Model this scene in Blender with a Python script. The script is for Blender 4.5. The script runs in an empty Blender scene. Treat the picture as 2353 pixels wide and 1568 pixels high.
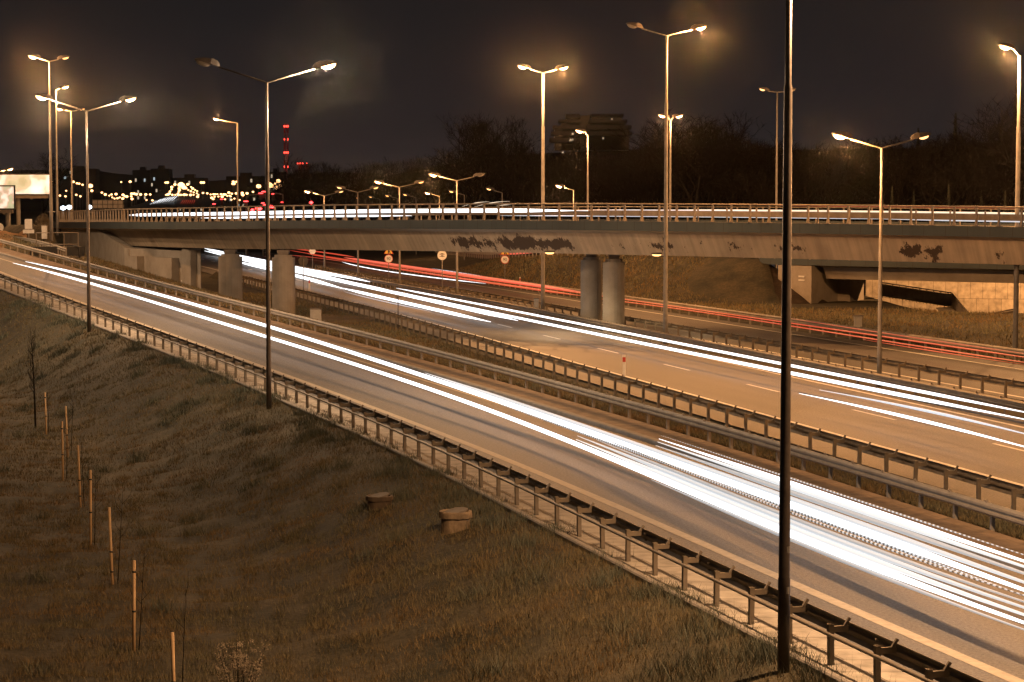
import bpy, math, random
import numpy as np
from mathutils import Vector, Matrix
random.seed(7); rng = np.random.default_rng(11)
R = math.radians
S = bpy.context.scene
COL = S.collection

# ------------------------------------------------------------------ camera
FPX, CX, CY, HC = 5000.0, 1176.5, 784.0, 7.9
TH = math.atan((784 - 465) / FPX)
cam = bpy.data.objects.new('camera', bpy.data.cameras.new('camera')); COL.objects.link(cam)
cam.location = (0, 0, HC); cam.rotation_euler = (R(90) - TH, 0, 0)
cam.data.sensor_width = 36; cam.data.lens = FPX / 2353 * 36
cam.data.clip_start = 0.5; cam.data.clip_end = 9000
S.camera = cam
# ------------------------------------------------------------------ night sky
W = bpy.data.worlds.new('World'); S.world = W; W.use_nodes = True
nt = W.node_tree; bg = nt.nodes['Background']
tc = nt.nodes.new('ShaderNodeTexCoord'); sx = nt.nodes.new('ShaderNodeSeparateXYZ'); cr = nt.nodes.new('ShaderNodeValToRGB')
nt.links.new(tc.outputs['Generated'], sx.inputs[0]); nt.links.new(sx.outputs['Z'], cr.inputs[0]); nt.links.new(cr.outputs[0], bg.inputs[0])
e = cr.color_ramp.elements
e[0].position = 0.0; e[0].color = (0.030, 0.0235, 0.0225, 1)
e[1].position = 0.12; e[1].color = (0.0105, 0.0090, 0.0090, 1)
k = e.new(0.035); k.color = (0.0165, 0.0140, 0.0146, 1)
k = e.new(0.6); k.color = (0.010, 0.009, 0.009, 1)
bg.inputs[1].default_value = 1.0
S.view_settings.view_transform = 'Standard'; S.view_settings.look = 'None'
S.view_settings.exposure = 0; S.view_settings.gamma = 1; S.view_settings.use_curve_mapping = False
cy = S.cycles
cy.use_denoising = True; cy.use_light_tree = True; cy.max_bounces = 4; cy.diffuse_bounces = 2; cy.glossy_bounces = 2
cy.sample_clamp_indirect = 3; cy.sample_clamp_direct = 0; cy.caustics_reflective = False; cy.caustics_refractive = False
cy.volume_bounces = 0

SODIUM = (1.0, 0.46, 0.165)
POWER = 44.0          # lamp power per square metre of mounting height

# ------------------------------------------------------------------ helpers
def ray(x, y):
    u = (x - CX) / FPX; v = -(y - CY) / FPX
    return u, math.cos(TH) + v * math.sin(TH), -math.sin(TH) + v * math.cos(TH)
def at(x, y, Y):                      # the world point seen at photo position x, y that is Y metres away
    a, b, c = ray(x, y); t = Y / b
    return Vector((a * t, Y, HC + c * t))
def on(x, y, z=0.0):                  # the world point seen at photo position x, y that is z metres high
    a, b, c = ray(x, y); t = (z - HC) / c
    return Vector((a * t, b * t, z))
def sst(a, b, x):
    t = np.clip((x - a) / (b - a), 0, 1); return t * t * (3 - 2 * t)

class MB:
    def __init__(s): s.v = []; s.f = []; s.uv = []; s.sm = []
    def add(s, vs, fs, uv=None, smooth=False):
        o = len(s.v); s.v += [tuple(p) for p in vs]
        for f in fs:
            s.f.append([i + o for i in f]); s.sm.append(smooth)
            s.uv.append([uv[i] for i in f] if uv is not None else [(0, 0)] * len(f))
    def box(s, c, size, rot=0.0, tilt=None):
        hx, hy, hz = size[0] / 2, size[1] / 2, size[2] / 2
        m = Matrix.Rotation(rot, 3, 'Z')
        if tilt is not None: m = tilt
        vs = [Vector(c) + m @ Vector((sx * hx, sy * hy, sz * hz)) for sz in (-1, 1) for sy in (-1, 1) for sx in (-1, 1)]
        s.add(vs, [(0, 2, 3, 1), (4, 5, 7, 6), (0, 1, 5, 4), (2, 6, 7, 3), (0, 4, 6, 2), (1, 3, 7, 5)])
    def tube(s, pts, r, n=8, caps=True, flat=1.0):
        pts = [Vector(p) for p in pts]; N = len(pts)
        rr = r if isinstance(r, (list, tuple)) else [r] * N
        vs = []; uv = []; L = 0
        for i, p in enumerate(pts):
            d = (pts[min(i + 1, N - 1)] - pts[max(i - 1, 0)]).normalized()
            a = d.cross(Vector((0, 0, 1)))
            if a.length < 1e-3: a = Vector((1, 0, 0))
            a.normalize(); b = a.cross(d).normalized()
            if i: L += (p - pts[i - 1]).length
            for k in range(n):
                t = 2 * math.pi * k / n
                vs.append(p + a * math.cos(t) * rr[i] + b * math.sin(t) * rr[i] * flat); uv.append((k / n, L))
        fs = [(i * n + k, i * n + (k + 1) % n, (i + 1) * n + (k + 1) % n, (i + 1) * n + k) for i in range(N - 1) for k in range(n)]
        if caps: fs += [tuple(range(n))[::-1], tuple((N - 1) * n + k for k in range(n))]
        s.add(vs, fs, uv, n > 4)
    def sweep(s, pts, prof, closed=True, uvlen=True, smooth=False):
        """prof: (lateral, up) pairs; lateral is to the RIGHT of the walking direction"""
        pts = [Vector(p) for p in pts]; N = len(pts); n = len(prof); vs = []; uv = []; L = 0
        for i, p in enumerate(pts):
            d = pts[min(i + 1, N - 1)] - pts[max(i - 1, 0)]; d.z = 0; d.normalize(); rt = Vector((d.y, -d.x, 0))
            if i: L += (p - pts[i - 1]).length
            for (l, u) in prof:
                vs.append(p + rt * l + Vector((0, 0, u))); uv.append((l if abs(prof[0][0] - prof[-1][0]) > .3 or not closed else u, L))
        fs = []
        for i in range(N - 1):
            for k in range(n if closed else n - 1):
                k2 = (k + 1) % n
                fs.append((i * n + k, i * n + k2, (i + 1) * n + k2, (i + 1) * n + k))
        if closed: fs += [tuple(range(n))[::-1], tuple((N - 1) * n + k for k in range(n))]
        s.add(vs, fs, uv, smooth)
    def lathe(s, prof, n=16, c=(0, 0, 0)):
        vs = [(c[0] + r * math.cos(2 * math.pi * k / n), c[1] + r * math.sin(2 * math.pi * k / n), c[2] + z) for r, z in prof for k in range(n)]
        fs = [(i * n + k, i * n + (k + 1) % n, (i + 1) * n + (k + 1) % n, (i + 1) * n + k) for i in range(len(prof) - 1) for k in range(n)]
        fs += [tuple(range(n))[::-1], tuple((len(prof) - 1) * n + k for k in range(n))]
        s.add(vs, fs, None, True)
    def mesh(s, name, mat):
        me = bpy.data.meshes.new(name); me.from_pydata(s.v, [], s.f)
        ul = me.uv_layers.new(name='UVMap')
        ul.data.foreach_set('uv', [c for f in s.uv for p in f for c in p])
        me.polygons.foreach_set('use_smooth', s.sm); me.materials.append(mat); me.update(); return me
    def obj(s, name, mat, parent=None):
        return link(name, s.mesh(name, mat), parent)
def link(name, me, parent=None, loc=None, rz=0):
    o = bpy.data.objects.new(name, me); COL.objects.link(o)
    if parent: o.parent = parent
    if loc is not None: o.location = loc; o.rotation_euler = (0, 0, rz)
    return o
def tag(o, label, cat, group=None):
    o['label'] = label; o['category'] = cat
    if group: o['group'] = group
    return o
def thing(name, label, cat, loc=(0, 0, 0), rz=0, group=None):
    o = bpy.data.objects.new(name, None); COL.objects.link(o); o.empty_display_size = .3
    o.location = loc; o.rotation_euler = (0, 0, rz); return tag(o, label, cat, group)
def struct(o, kind='structure'): o['kind'] = kind; return o

def mat(name, col, rough=.7, col2=None, scale=3.0, detail=6, bump=0.0, metal=0.0, stretch=None, uv=False, spec=.4, lo=.35, hi=.65, bscale=None):
    m = bpy.data.materials.new(name); m.use_nodes = True; t = m.node_tree; b = t.nodes['Principled BSDF']
    b.inputs['Base Color'].default_value = (*col, 1); b.inputs['Roughness'].default_value = rough; b.inputs['Metallic'].default_value = metal
    b.inputs['Specular IOR Level'].default_value = spec
    co = t.nodes.new('ShaderNodeTexCoord'); mp = t.nodes.new('ShaderNodeMapping')
    t.links.new(co.outputs['UV' if uv else 'Object'], mp.inputs[0])
    if stretch: mp.inputs['Scale'].default_value = stretch
    if col2 is not None:
        n = t.nodes.new('ShaderNodeTexNoise'); n.inputs['Scale'].default_value = scale; n.inputs['Detail'].default_value = detail; n.inputs['Roughness'].default_value = .62
        t.links.new(mp.outputs[0], n.inputs['Vector'])
        r = t.nodes.new('ShaderNodeValToRGB'); r.color_ramp.elements[0].position = lo; r.color_ramp.elements[1].position = hi
        r.color_ramp.elements[0].color = (*col, 1); r.color_ramp.elements[1].color = (*col2, 1)
        t.links.new(n.outputs['Fac'], r.inputs[0]); t.links.new(r.outputs[0], b.inputs['Base Color'])
    if bump:
        n2 = t.nodes.new('ShaderNodeTexNoise'); n2.inputs['Scale'].default_value = bscale or scale * 6; n2.inputs['Detail'].default_value = 4
        t.links.new(co.outputs['Object'], n2.inputs['Vector'])
        bp = t.nodes.new('ShaderNodeBump'); bp.inputs['Strength'].default_value = bump; bp.inputs['Distance'].default_value = .03
        t.links.new(n2.outputs['Fac'], bp.inputs['Height']); t.links.new(bp.outputs[0], b.inputs['Normal'])
    return m
def nodes_of(m): return m.node_tree, m.node_tree.nodes['Principled BSDF']
def mixer(t, fac, a, b):
    n = t.nodes.new('ShaderNodeMix'); n.data_type = 'RGBA'
    t.links.new(fac, n.inputs['Factor']) if not isinstance(fac, float) else setattr(n.inputs['Factor'], 'default_value', fac)
    for sock, v in ((n.inputs[6], a), (n.inputs[7], b)):
        if isinstance(v, tuple): sock.default_value = (*v, 1)
        else: t.links.new(v, sock)
    return n.outputs[2]
def math_(t, op, a, b=None, c=None):
    n = t.nodes.new('ShaderNodeMath'); n.operation = op
    for i, v in enumerate((a, b, c)):
        if v is None: continue
        if isinstance(v, (int, float)): n.inputs[i].default_value = v
        else: t.links.new(v, n.inputs[i])
    return n.outputs[0]
def emit(name, col, strength, sampled=True, surface=None):
    m = bpy.data.materials.new(name); m.use_nodes = True; t = m.node_tree; b = t.nodes['Principled BSDF']
    b.inputs['Base Color'].default_value = (*(surface or (.2, .2, .2)), 1); b.inputs['Roughness'].default_value = .5
    b.inputs['Emission Color'].default_value = (*col, 1); b.inputs['Emission Strength'].default_value = strength
    if not sampled: m.cycles.emission_sampling = 'NONE'
    return m

M = {}
M['asphalt'] = mat('asphalt', (.112, .105, .097), .62, (.146, .137, .126), .5, 5, .5, stretch=(1.6, .05, 1), uv=True, bscale=30, spec=.5, lo=.25, hi=.75)
M['asphalt_dark'] = mat('asphalt_dark', (.07, .067, .063), .65, (.11, .104, .098), .5, 5, .5, stretch=(1.6, .09, 1), uv=True, bscale=30, spec=.5)
for key in ('asphalt', 'asphalt_dark'):      # fine aggregate speckle over the long wheel-track bands
    t, b = nodes_of(M[key]); src = b.inputs['Base Color'].links[0].from_socket
    co = t.nodes.new('ShaderNodeTexCoord'); n = t.nodes.new('ShaderNodeTexNoise'); n.inputs['Scale'].default_value = 14; n.inputs['Detail'].default_value = 8; n.inputs['Roughness'].default_value = .8
    t.links.new(co.outputs['Object'], n.inputs['Vector'])
    f = math_(t, 'MULTIPLY_ADD', n.outputs['Fac'], 4.2, -1.15)
    sp = t.nodes.new('ShaderNodeSeparateXYZ'); cu = t.nodes.new('ShaderNodeTexCoord'); t.links.new(cu.outputs['UV'], sp.inputs[0])
    jn = math_(t, 'LESS_THAN', math_(t, 'FRACT', math_(t, 'DIVIDE', math_(t, 'ADD', sp.outputs['Y'], math_(t, 'MULTIPLY', n.outputs['Fac'], .25)), 41.0)), .0016)
    f = math_(t, 'MULTIPLY', math_(t, 'MAXIMUM', f, .35), math_(t, 'SUBTRACT', 1.0, math_(t, 'MULTIPLY', jn, .6)))
    v = t.nodes.new('ShaderNodeVectorMath'); v.operation = 'SCALE'; t.links.new(src, v.inputs[0]); t.links.new(f, v.inputs['Scale']); t.links.new(v.outputs[0], b.inputs['Base Color'])
M['line_white'] = mat('line_white', (.78, .76, .70), .6, (.58, .56, .51), 4, 8, .2)
M['line_cream'] = mat('line_cream', (.44, .385, .30), .6, (.32, .28, .215), 5, 8, .2)
M['kerb'] = mat('kerb', (.26, .24, .22), .8, (.17, .16, .145), 2, 8, .3)
M['galv'] = mat('galvanised_steel', (.36, .325, .28), .55, (.26, .235, .20), 2.5, 8, .15)
M['galv_dark'] = mat('shade_dark_steel', (.20, .165, .125), .55, (.12, .10, .075), 2.5, 8, .15)  # darker copy of the steel; the rails' unlit backs are put into its colour
M['pole_grey'] = mat('grey_pole', (.24, .225, .205), .55, (.17, .16, .145), 3, 5, .05)
M['pole_dark'] = mat('dark_pole', (.085, .07, .058), .45, (.05, .04, .034), 2.0, 6, .15, metal=.2)
M['head'] = mat('lamp_housing', (.085, .075, .066), .5, (.06, .052, .046), 4, 4, .05)
M['glass_off'] = mat('unlit_lamp_glass', (.28, .26, .23), .25, (.2, .19, .17), 5, 3)
M['lit'] = emit('lit_lamp_glass', (1.0, .50, .19), 12, False)
M['lit_soft'] = emit('dim_lamp_glass', (1.0, .50, .18), 3.0, False)
M['far_lit'] = emit('far_lamp_glass', (1.0, .50, .20), 4.5, False)
M['far_white'] = emit('far_white_lamp', (.8, .92, 1.0), 5, False)
M['concrete'] = mat('concrete', (.36, .325, .28), .8, (.27, .24, .20), .8, 8, .25)
M['concrete_dark'] = mat('dark_concrete', (.22, .19, .16), .85, (.14, .12, .10), 1.5, 8, .3)
M['steel_rail'] = mat('painted_rail', (.22, .19, .155), .5, (.16, .135, .11), 3, 5, .05)
M['soil'] = mat('bare_soil', (.16, .11, .07), .95, (.08, .055, .035), 1.2, 8, .6)
M['bark'] = mat('bark', (.020, .017, .014), .95, (.012, .010, .008), 3, 4, .2, spec=.1)
M['twig'] = mat('twigs', (.015, .012, .009), .95, (.008, .0065, .005), 1, 3, spec=.05)
M['conifer'] = mat('needles', (.03, .035, .022), .9, (.055, .055, .035), 1, 4)
M['wood'] = mat('stake_wood', (.62, .43, .24), .75, (.50, .33, .18), 6, 5, .2)
M['black'] = mat('black_rubber', (.02, .02, .02), .6, (.03, .03, .03), 5, 3)
M['sign_white'] = mat('sign_white', (.75, .73, .68), .45, (.68, .66, .61), 3, 3)
M['sign_red'] = mat('sign_red', (.50, .05, .03), .45, (.42, .045, .03), 3, 3)
M['sign_yellow'] = mat('sign_yellow', (.75, .50, .08), .45, (.68, .44, .07), 3, 3)
M['sign_back'] = mat('sign_back', (.16, .15, .14), .5, (.12, .11, .105), 4, 3)
M['cabinet'] = mat('cabinet_grey', (.50, .48, .44), .6, (.40, .38, .35), 3, 4)

# blue-grey fascia with panel joints every 1.25 m
m = M['fascia'] = mat('fascia_panels', (.052, .068, .074), .6, (.040, .054, .060), .6, 6, .1, uv=True)
t, b = nodes_of(m); src = b.inputs['Base Color'].links[0].from_socket
co = t.nodes.new('ShaderNodeTexCoord'); sp = t.nodes.new('ShaderNodeSeparateXYZ'); t.links.new(co.outputs['UV'], sp.inputs[0])
fr = math_(t, 'FRACT', math_(t, 'DIVIDE', sp.outputs['Y'], 1.25)); j = math_(t, 'LESS_THAN', fr, .03)
t.links.new(mixer(t, j, src, (.035, .035, .035)), b.inputs['Base Color'])
# girder concrete with dark flaking patches
m = M['girder'] = mat('girder_paint', (.54, .44, .32), .7, (.43, .35, .26), .5, 7, .15, uv=True)
t, b = nodes_of(m); src = b.inputs['Base Color'].links[0].from_socket
co = t.nodes.new('ShaderNodeTexCoord'); sp = t.nodes.new('ShaderNodeSeparateXYZ'); t.links.new(co.outputs['UV'], sp.inputs[0])
mp = t.nodes.new('ShaderNodeMapping'); mp.inputs['Scale'].default_value = (.75, 1.0, 1); t.links.new(co.outputs['UV'], mp.inputs[0])
n = t.nodes.new('ShaderNodeTexNoise'); n.inputs['Scale'].default_value = 1.5; n.inputs['Detail'].default_value = 12; n.inputs['Roughness'].default_value = .76
t.links.new(mp.outputs[0], n.inputs['Vector'])
rp = t.nodes.new('ShaderNodeValToRGB'); rp.color_ramp.interpolation = 'LINEAR'
SB0, SBL = -44.0, 146.0      # the girder's UV length runs from SB0
def spos(s): return (s - SB0) / SBL
el = rp.color_ramp.elements; el[0].position = 0; el[0].color = (.10,) * 3 + (1,); el[1].position = 1; el[1].color = (0,) * 3 + (1,)
for s_, v_ in ((-28.5, .08), (-27.5, .30), (-26.6, .08), (-25.0, .12), (-24.2, .50), (-22.0, .46), (-21.2, .10), (-16.0, .18), (-14.6, .40), (-13.3, .08), (-11, .30), (-9, .10), (-6.5, .38), (-4.0, .18), (-2.4, .12), (-1.2, .05), (.6, .26), (1.6, .52), (3.4, .50), (5.4, .66), (7.4, .42), (9.4, .48), (11.0, .44), (12.2, .06), (14, 0)):
    q = el.new(spos(s_)); q.color = (v_, v_, v_, 1)
t.links.new(math_(t, 'DIVIDE', sp.outputs['Y'], SBL), rp.inputs[0])
# fade towards the girder's top and bottom (UV x = height)
hh = math_(t, 'SUBTRACT', 1.0, math_(t, 'MULTIPLY', math_(t, 'ABSOLUTE', math_(t, 'SUBTRACT', sp.outputs['X'], -1.45)), 1.25))
thr = math_(t, 'MULTIPLY', rp.outputs[0], hh)
dk = math_(t, 'GREATER_THAN', math_(t, 'ADD', n.outputs['Fac'], math_(t, 'MULTIPLY', thr, .58)), .685)
ms = t.nodes.new('ShaderNodeMapping'); ms.inputs['Scale'].default_value = (.12, 2.2, 1); t.links.new(co.outputs['UV'], ms.inputs[0])
n3 = t.nodes.new('ShaderNodeTexNoise'); n3.inputs['Scale'].default_value = 1.3; n3.inputs['Detail'].default_value = 6; t.links.new(ms.outputs[0], n3.inputs['Vector'])
vs_ = t.nodes.new('ShaderNodeVectorMath'); vs_.operation = 'SCALE'; t.links.new(src, vs_.inputs[0]); t.links.new(math_(t, 'MULTIPLY_ADD', n3.outputs['Fac'], .9, .52), vs_.inputs['Scale'])
t.links.new(mixer(t, dk, vs_.outputs[0], (.075, .052, .036)), b.inputs['Base Color'])
# ground: dry grass over soil
m = M['ground'] = mat('ground_turf', (.026, .027, .018), .95, (.078, .064, .038), .55, 9, .7, bscale=9)
t, b = nodes_of(m); src = b.inputs['Base Color'].links[0].from_socket
co = t.nodes.new('ShaderNodeTexCoord'); n = t.nodes.new('ShaderNodeTexNoise'); n.inputs['Scale'].default_value = 5; n.inputs['Detail'].default_value = 9; n.inputs['Roughness'].default_value = .75
t.links.new(co.outputs['Object'], n.inputs['Vector'])
f = math_(t, 'MULTIPLY_ADD', n.outputs['Fac'], 2.4, -.25)
v = t.nodes.new('ShaderNodeVectorMath'); v.operation = 'SCALE'; t.links.new(src, v.inputs[0]); t.links.new(f, v.inputs['Scale']); t.links.new(v.outputs[0], b.inputs['Base Color'])
m = M['grass'] = mat('grass_blades', (.085, .100, .060), .75, (.24, .19, .105), 9.0, 6, lo=.32, hi=.72)
t, b = nodes_of(m); src = b.inputs['Base Color'].links[0].from_socket
co = t.nodes.new('ShaderNodeTexCoord'); n = t.nodes.new('ShaderNodeTexNoise'); n.inputs['Scale'].default_value = .35; n.inputs['Detail'].default_value = 7; n.inputs['Roughness'].default_value = .65
t.links.new(co.outputs['Object'], n.inputs['Vector']); r = t.nodes.new('ShaderNodeValToRGB'); r.color_ramp.elements[0].position = .44; r.color_ramp.elements[1].position = .62
t.links.new(n.outputs['Fac'], r.inputs[0]); t.links.new(mixer(t, r.outputs[0], src, (.20, .135, .058)), b.inputs['Base Color'])
m = M['plant_dry'] = mat('dry_seed_heads', (.30, .25, .18), .9, (.20, .165, .12), 12, 5)
# stone paving of the slope cone and slab strips
def bricks(name, c1, c2, mortar, sc, w=.5, h=.25, uv=True):
    m = mat(name, c1, .85); t, b = nodes_of(m)
    co = t.nodes.new('ShaderNodeTexCoord'); br = t.nodes.new('ShaderNodeTexBrick')
    t.links.new(co.outputs['UV' if uv else 'Object'], br.inputs['Vector'])
    br.inputs['Color1'].default_value = (*c1, 1); br.inputs['Color2'].default_value = (*c2, 1); br.inputs['Mortar'].default_value = (*mortar, 1)
    br.inputs['Scale'].default_value = sc; br.inputs['Mortar Size'].default_value = .018; br.inputs['Brick Width'].default_value = w; br.inputs['Row Height'].default_value = h
    n = t.nodes.new('ShaderNodeTexNoise'); n.inputs['Scale'].default_value = 2.2; n.inputs['Detail'].default_value = 8; t.links.new(co.outputs['Object'], n.inputs['Vector'])
    v = t.nodes.new('ShaderNodeVectorMath'); v.operation = 'SCALE'; t.links.new(br.outputs['Color'], v.inputs[0]); t.links.new(math_(t, 'MULTIPLY_ADD', n.outputs['Fac'], 1.5, .2), v.inputs['Scale'])
    t.links.new(v.outputs[0], b.inputs['Base Color']); return m
M['slabs'] = bricks('concrete_slabs', (.36, .335, .29), (.31, .285, .25), (.13, .115, .095), 1.0, 1.3, 1.0)
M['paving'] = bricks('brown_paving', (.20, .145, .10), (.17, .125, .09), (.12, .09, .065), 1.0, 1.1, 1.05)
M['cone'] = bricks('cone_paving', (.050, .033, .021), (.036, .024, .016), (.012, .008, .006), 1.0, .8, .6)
M['panelwall'] = bricks('wall_panels', (.46, .40, .31), (.41, .355, .275), (.15, .125, .095), 1.0, 1.05, 2.3)
# light trails
M['tr_white'] = emit('headlight_white', (.93, .96, 1.0), 2.0)
M['tr_mid'] = emit('headlight_cool', (.82, .90, 1.0), .85)
M['tr_soft'] = emit('pale_light', (.9, .92, .95), .75)
M['tr_band'] = emit('bus_light_band', (.90, .93, .95), .84)
M['tr_band1'] = emit('bus_light_pale', (.86, .92, .97), .68)
M['tr_band2'] = emit('bus_light_grey', (.84, .89, .93), .42)
M['tr_warm'] = emit('warm_light', (1.0, .86, .66), .9, False)
M['tr_red'] = emit('tail_light_red', (1.0, .085, .035), .62)
M['tr_redhot'] = emit('tail_light_pale_red', (1.0, .13, .075), .9)
M['tr_reddim'] = emit('tail_light_dim', (.8, .07, .03), .5)
m = M['tr_dots'] = emit('pulsed_light', (.88, .93, 1.0), 1.6)
t, b = nodes_of(m); co = t.nodes.new('ShaderNodeTexCoord'); sp = t.nodes.new('ShaderNodeSeparateXYZ'); t.links.new(co.outputs['UV'], sp.inputs[0])
t.links.new(math_(t, 'MULTIPLY', math_(t, 'LESS_THAN', math_(t, 'FRACT', math_(t, 'DIVIDE', sp.outputs['Y'], .22)), .5), .6), b.inputs['Emission Strength'])

# ------------------------------------------------------------------ the lines of the roads (X as a function of distance Y)
def poly(c):
    def f(Y):
        Y = np.asarray(Y, float); a = np.clip(Y, 24, 150); p = np.polyval(c, a / 100)
        d = np.polyval(np.polyder(np.array(c)), a / 100) / 100
        return p + d * (Y - a)
    return f
R1 = poly([9.773, -38.33, 40.542, -43.634, 17.717])
R2 = poly([16.534, -68.063, 82.012, -64.701, 31.243])
def knee(c0, s0, s1, y0=150.):
    return lambda Y: np.where(np.asarray(Y, float) < y0, c0 + s0 * np.asarray(Y, float), c0 + s0 * y0 + s1 * (np.asarray(Y, float) - y0))
E2 = knee(28.7, -.239, -.262)
R3 = lambda Y: E2(Y) - 3.1
R4 = knee(37.5, -.2425, -.262)
R5 = knee(43.0, -.265, -.262)
E3 = knee(51.3, -.265, -.262)
R6 = knee(53.1, -.265, -.262)
def zn(Y):
    Y = np.asarray(Y, float)
    return np.where(Y < 75, 0, np.where(Y < 150, .00045 * (Y - 75) ** 2, .00045 * 75 ** 2 + 2 * .00045 * 75 * (Y - 150)))
def near(x, y, h=0.0):                # a point h above the sloping near road
    a, b, c = ray(x, y); lo, hi = 5., 260.
    for _ in range(50):
        m_ = (lo + hi) / 2
        if HC + c * m_ / b > float(zn(m_)) + h: lo = m_
        else: hi = m_
    return at(x, y, lo)
def bphi(s): return 41 + .23 * s if s < 0 else (41 + .41 * s if s < 34 else min(54.9 + .5 * (s - 34), 69))
_bp = {}
def _mk():
    x, y, s = 3.2, 131.4, 0.; _bp[0] = (x, y)
    for i in range(1, 241):
        a = R(bphi((i - .5) * .5)); x -= math.cos(a) * .5; y += math.sin(a) * .5; _bp[i] = (x, y)
    x, y = 3.2, 131.4
    for i in range(1, 111):
        a = R(bphi(-(i - .5) * .5)); x += math.cos(a) * .5; y -= math.sin(a) * .5; _bp[-i] = (x, y)
_mk()
def bz(s): return 6.78 - .0002 * s * s if s < 40 else 6.46 - .009 * (s - 40)
def bp(s, o=0.0, dz=0.0):             # point of the overpass: s along the near edge, o metres in from it, dz above the fascia's top
    i = math.floor(s * 2); f = s * 2 - i; p, q = _bp[i], _bp[i + 1]
    x, y = p[0] + (q[0] - p[0]) * f, p[1] + (q[1] - p[1]) * f; a = R(bphi(s))
    return Vector((x + math.sin(a) * o, y + math.cos(a) * o, bz(s) + dz))
def bs(a, b, step=1.0): return [a + (b - a) * i / max(1, round((b - a) / step)) for i in range(max(1, round((b - a) / step)) + 1)]

# the ramp beyond the far carriageway and the second bridge's near edge
RAMP = [(-11, 308, .8), (-3.5, 248, 1.5), (.7, 222, 2.3), (6.3, 197, 3.1), (13.8, 178, 3.55), (19.8, 168, 3.6), (26.6, 161.6, 3.6), (36.8, 156, 3.55), (50, 151, 3.5)]
def smooth_path(P, n=10):
    out = []; P = [Vector(p) for p in P]
    for i in range(len(P) - 1):
        p0, p1, p2, p3 = P[max(i - 1, 0)], P[i], P[i + 1], P[min(i + 2, len(P) - 1)]
        for k in range(n):
            t = k / n
            out.append(.5 * ((2 * p1) + (p2 - p0) * t + (2 * p0 - 5 * p1 + 4 * p2 - p3) * t * t + (3 * p1 - p0 - 3 * p2 + p3) * t ** 3))
    return out + [P[-1]]
RP = smooth_path(RAMP)

# ------------------------------------------------------------------ ground
def bumps(X, Y, a=1.0):
    z = 0
    for i, (fx, fy, p, am) in enumerate([(.17, .11, 0, .05), (.83, .61, 1.3, .018), (1.9, -1.3, 2.1, .018), (-1.7, 2.3, .4, .018), (3.3, 2.1, 5, .024), (-3.9, 3.1, 2, .020)]):
        z = z + am * np.sin(fx * X + fy * Y + p) * np.cos(fy * X - fx * Y + 2 * p)
    return z * a
_rx = np.array([p.y for p in RP]); _ro = np.argsort(_rx)
_ry = _rx[_ro]; _rX = np.array([p.x for p in RP])[_ro]; _rz = np.array([p.z for p in RP])[_ro]
def ground_z(X, Y):
    X = np.asarray(X, float); Y = np.asarray(Y, float)
    a, b_, c, g = R1(Y), R2(Y), R3(Y), R6(Y); zr = zn(Y)
    s = (a - X) * .95
    low = -1.8 + bumps(X, Y, 1.3) + .0 * X
    zl = (zr - .05) * (1 - sst(.35, 7.8, s)) + low * sst(.35, 7.8, s) + bumps(X, Y, .7) * sst(.3, 3, s)
    zl = zl + sst(120, 150, Y) * sst(6, 20, s) * 1.0
    t = np.clip((X - b_) / np.maximum(c - b_, .3), 0, 1)
    zm = (zr - .05) * (1 - sst(.12, .85, t)) + (-.05) * sst(.12, .85, t) + (bumps(X, Y, .5) - .12) * np.sin(np.pi * t)
    s6 = (X - g) * .967
    ze = np.interp(Y, _ry, _rz); Xr = np.interp(Y, _ry, _rX); D = np.maximum((Xr - g) * .967, 2.0)
    em = ze * sst(.6, 1, s6 / D + .0) * 0 + ze * np.clip((s6 - .8) / (D - .8), 0, 1) * sst(160, 170, Y) * (1 - sst(19.6, 21.3, X))
    flat = .12 * np.clip(s6, 0, 2) - 1.5 * sst(1.2, 5.5, s6) * sst(142, 122, Y) - 3.2 * sst(29, 33, X) * sst(150, 160, Y)
    zrgt = np.where((Y > 160) & (em > .02), np.maximum(em, flat), flat) + bumps(X, Y, .5) * sst(.6, 2.5, s6)
    z = np.where(X < a, zl, np.where(X < b_, zr - .08, np.where(X < c, zm, np.where(X < g + .4, -.08, zrgt))))
    # bank that carries the overpass's approach, left of its abutment
    dk = np.full(X.shape, 1e9); top = np.zeros(X.shape)
    for s_ in range(101, 120, 3):
        p = bp(s_, 5.5, -.3); dd = np.hypot(X - p.x, Y - p.y); top = np.where(dd < dk, p.z, top); dk = np.minimum(dk, dd)
    z = np.where(X < b_ + 60, np.maximum(z, np.where(X > b_ + .8, top - np.maximum(dk - 6.5, 0) * .72, -50)), z)
    z = np.where((X > R2(Y) + .8) & (Y > 165) & (X > -26 - .258 * (Y - 170.5)), np.where(X < c, zm, z), z)
    return z
xs = np.arange(-95, 80.01, .7); ys = np.concatenate([np.arange(8, 120, .7), np.arange(120, 345, 1.2)])
XX, YY = np.meshgrid(xs, ys); ZZ = ground_z(XX, YY)
nx = len(xs); ny = len(ys)
idx = np.arange(nx * ny).reshape(ny, nx)
F_ = np.stack([idx[:-1, :-1], idx[:-1, 1:], idx[1:, 1:], idx[1:, :-1]], -1).reshape(-1, 4)
me = bpy.data.meshes.new('ground'); me.from_pydata(np.stack([XX, YY, ZZ], -1).reshape(-1, 3).tolist(), [], F_.tolist()); me.materials.append(M['ground'])
me.polygons.foreach_set('use_smooth', [True] * len(F_)); me.update()
struct(link('ground', me))
mb = MB(); mb.add([(-3000, -200, -4.2), (3000, -200, -4.2), (3000, 344, -4.2), (-3000, 344, -4.2)], [(0, 1, 2, 3)])
g = [(-3000, 340), (3000, 340), (3000, 6000), (-3000, 6000)]
mb.add([(x, y, -.4 if y < 400 else 4.0) for x, y in g], [(0, 1, 2, 3)])
struct(mb.obj('lowland', M['soil']))
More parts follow.
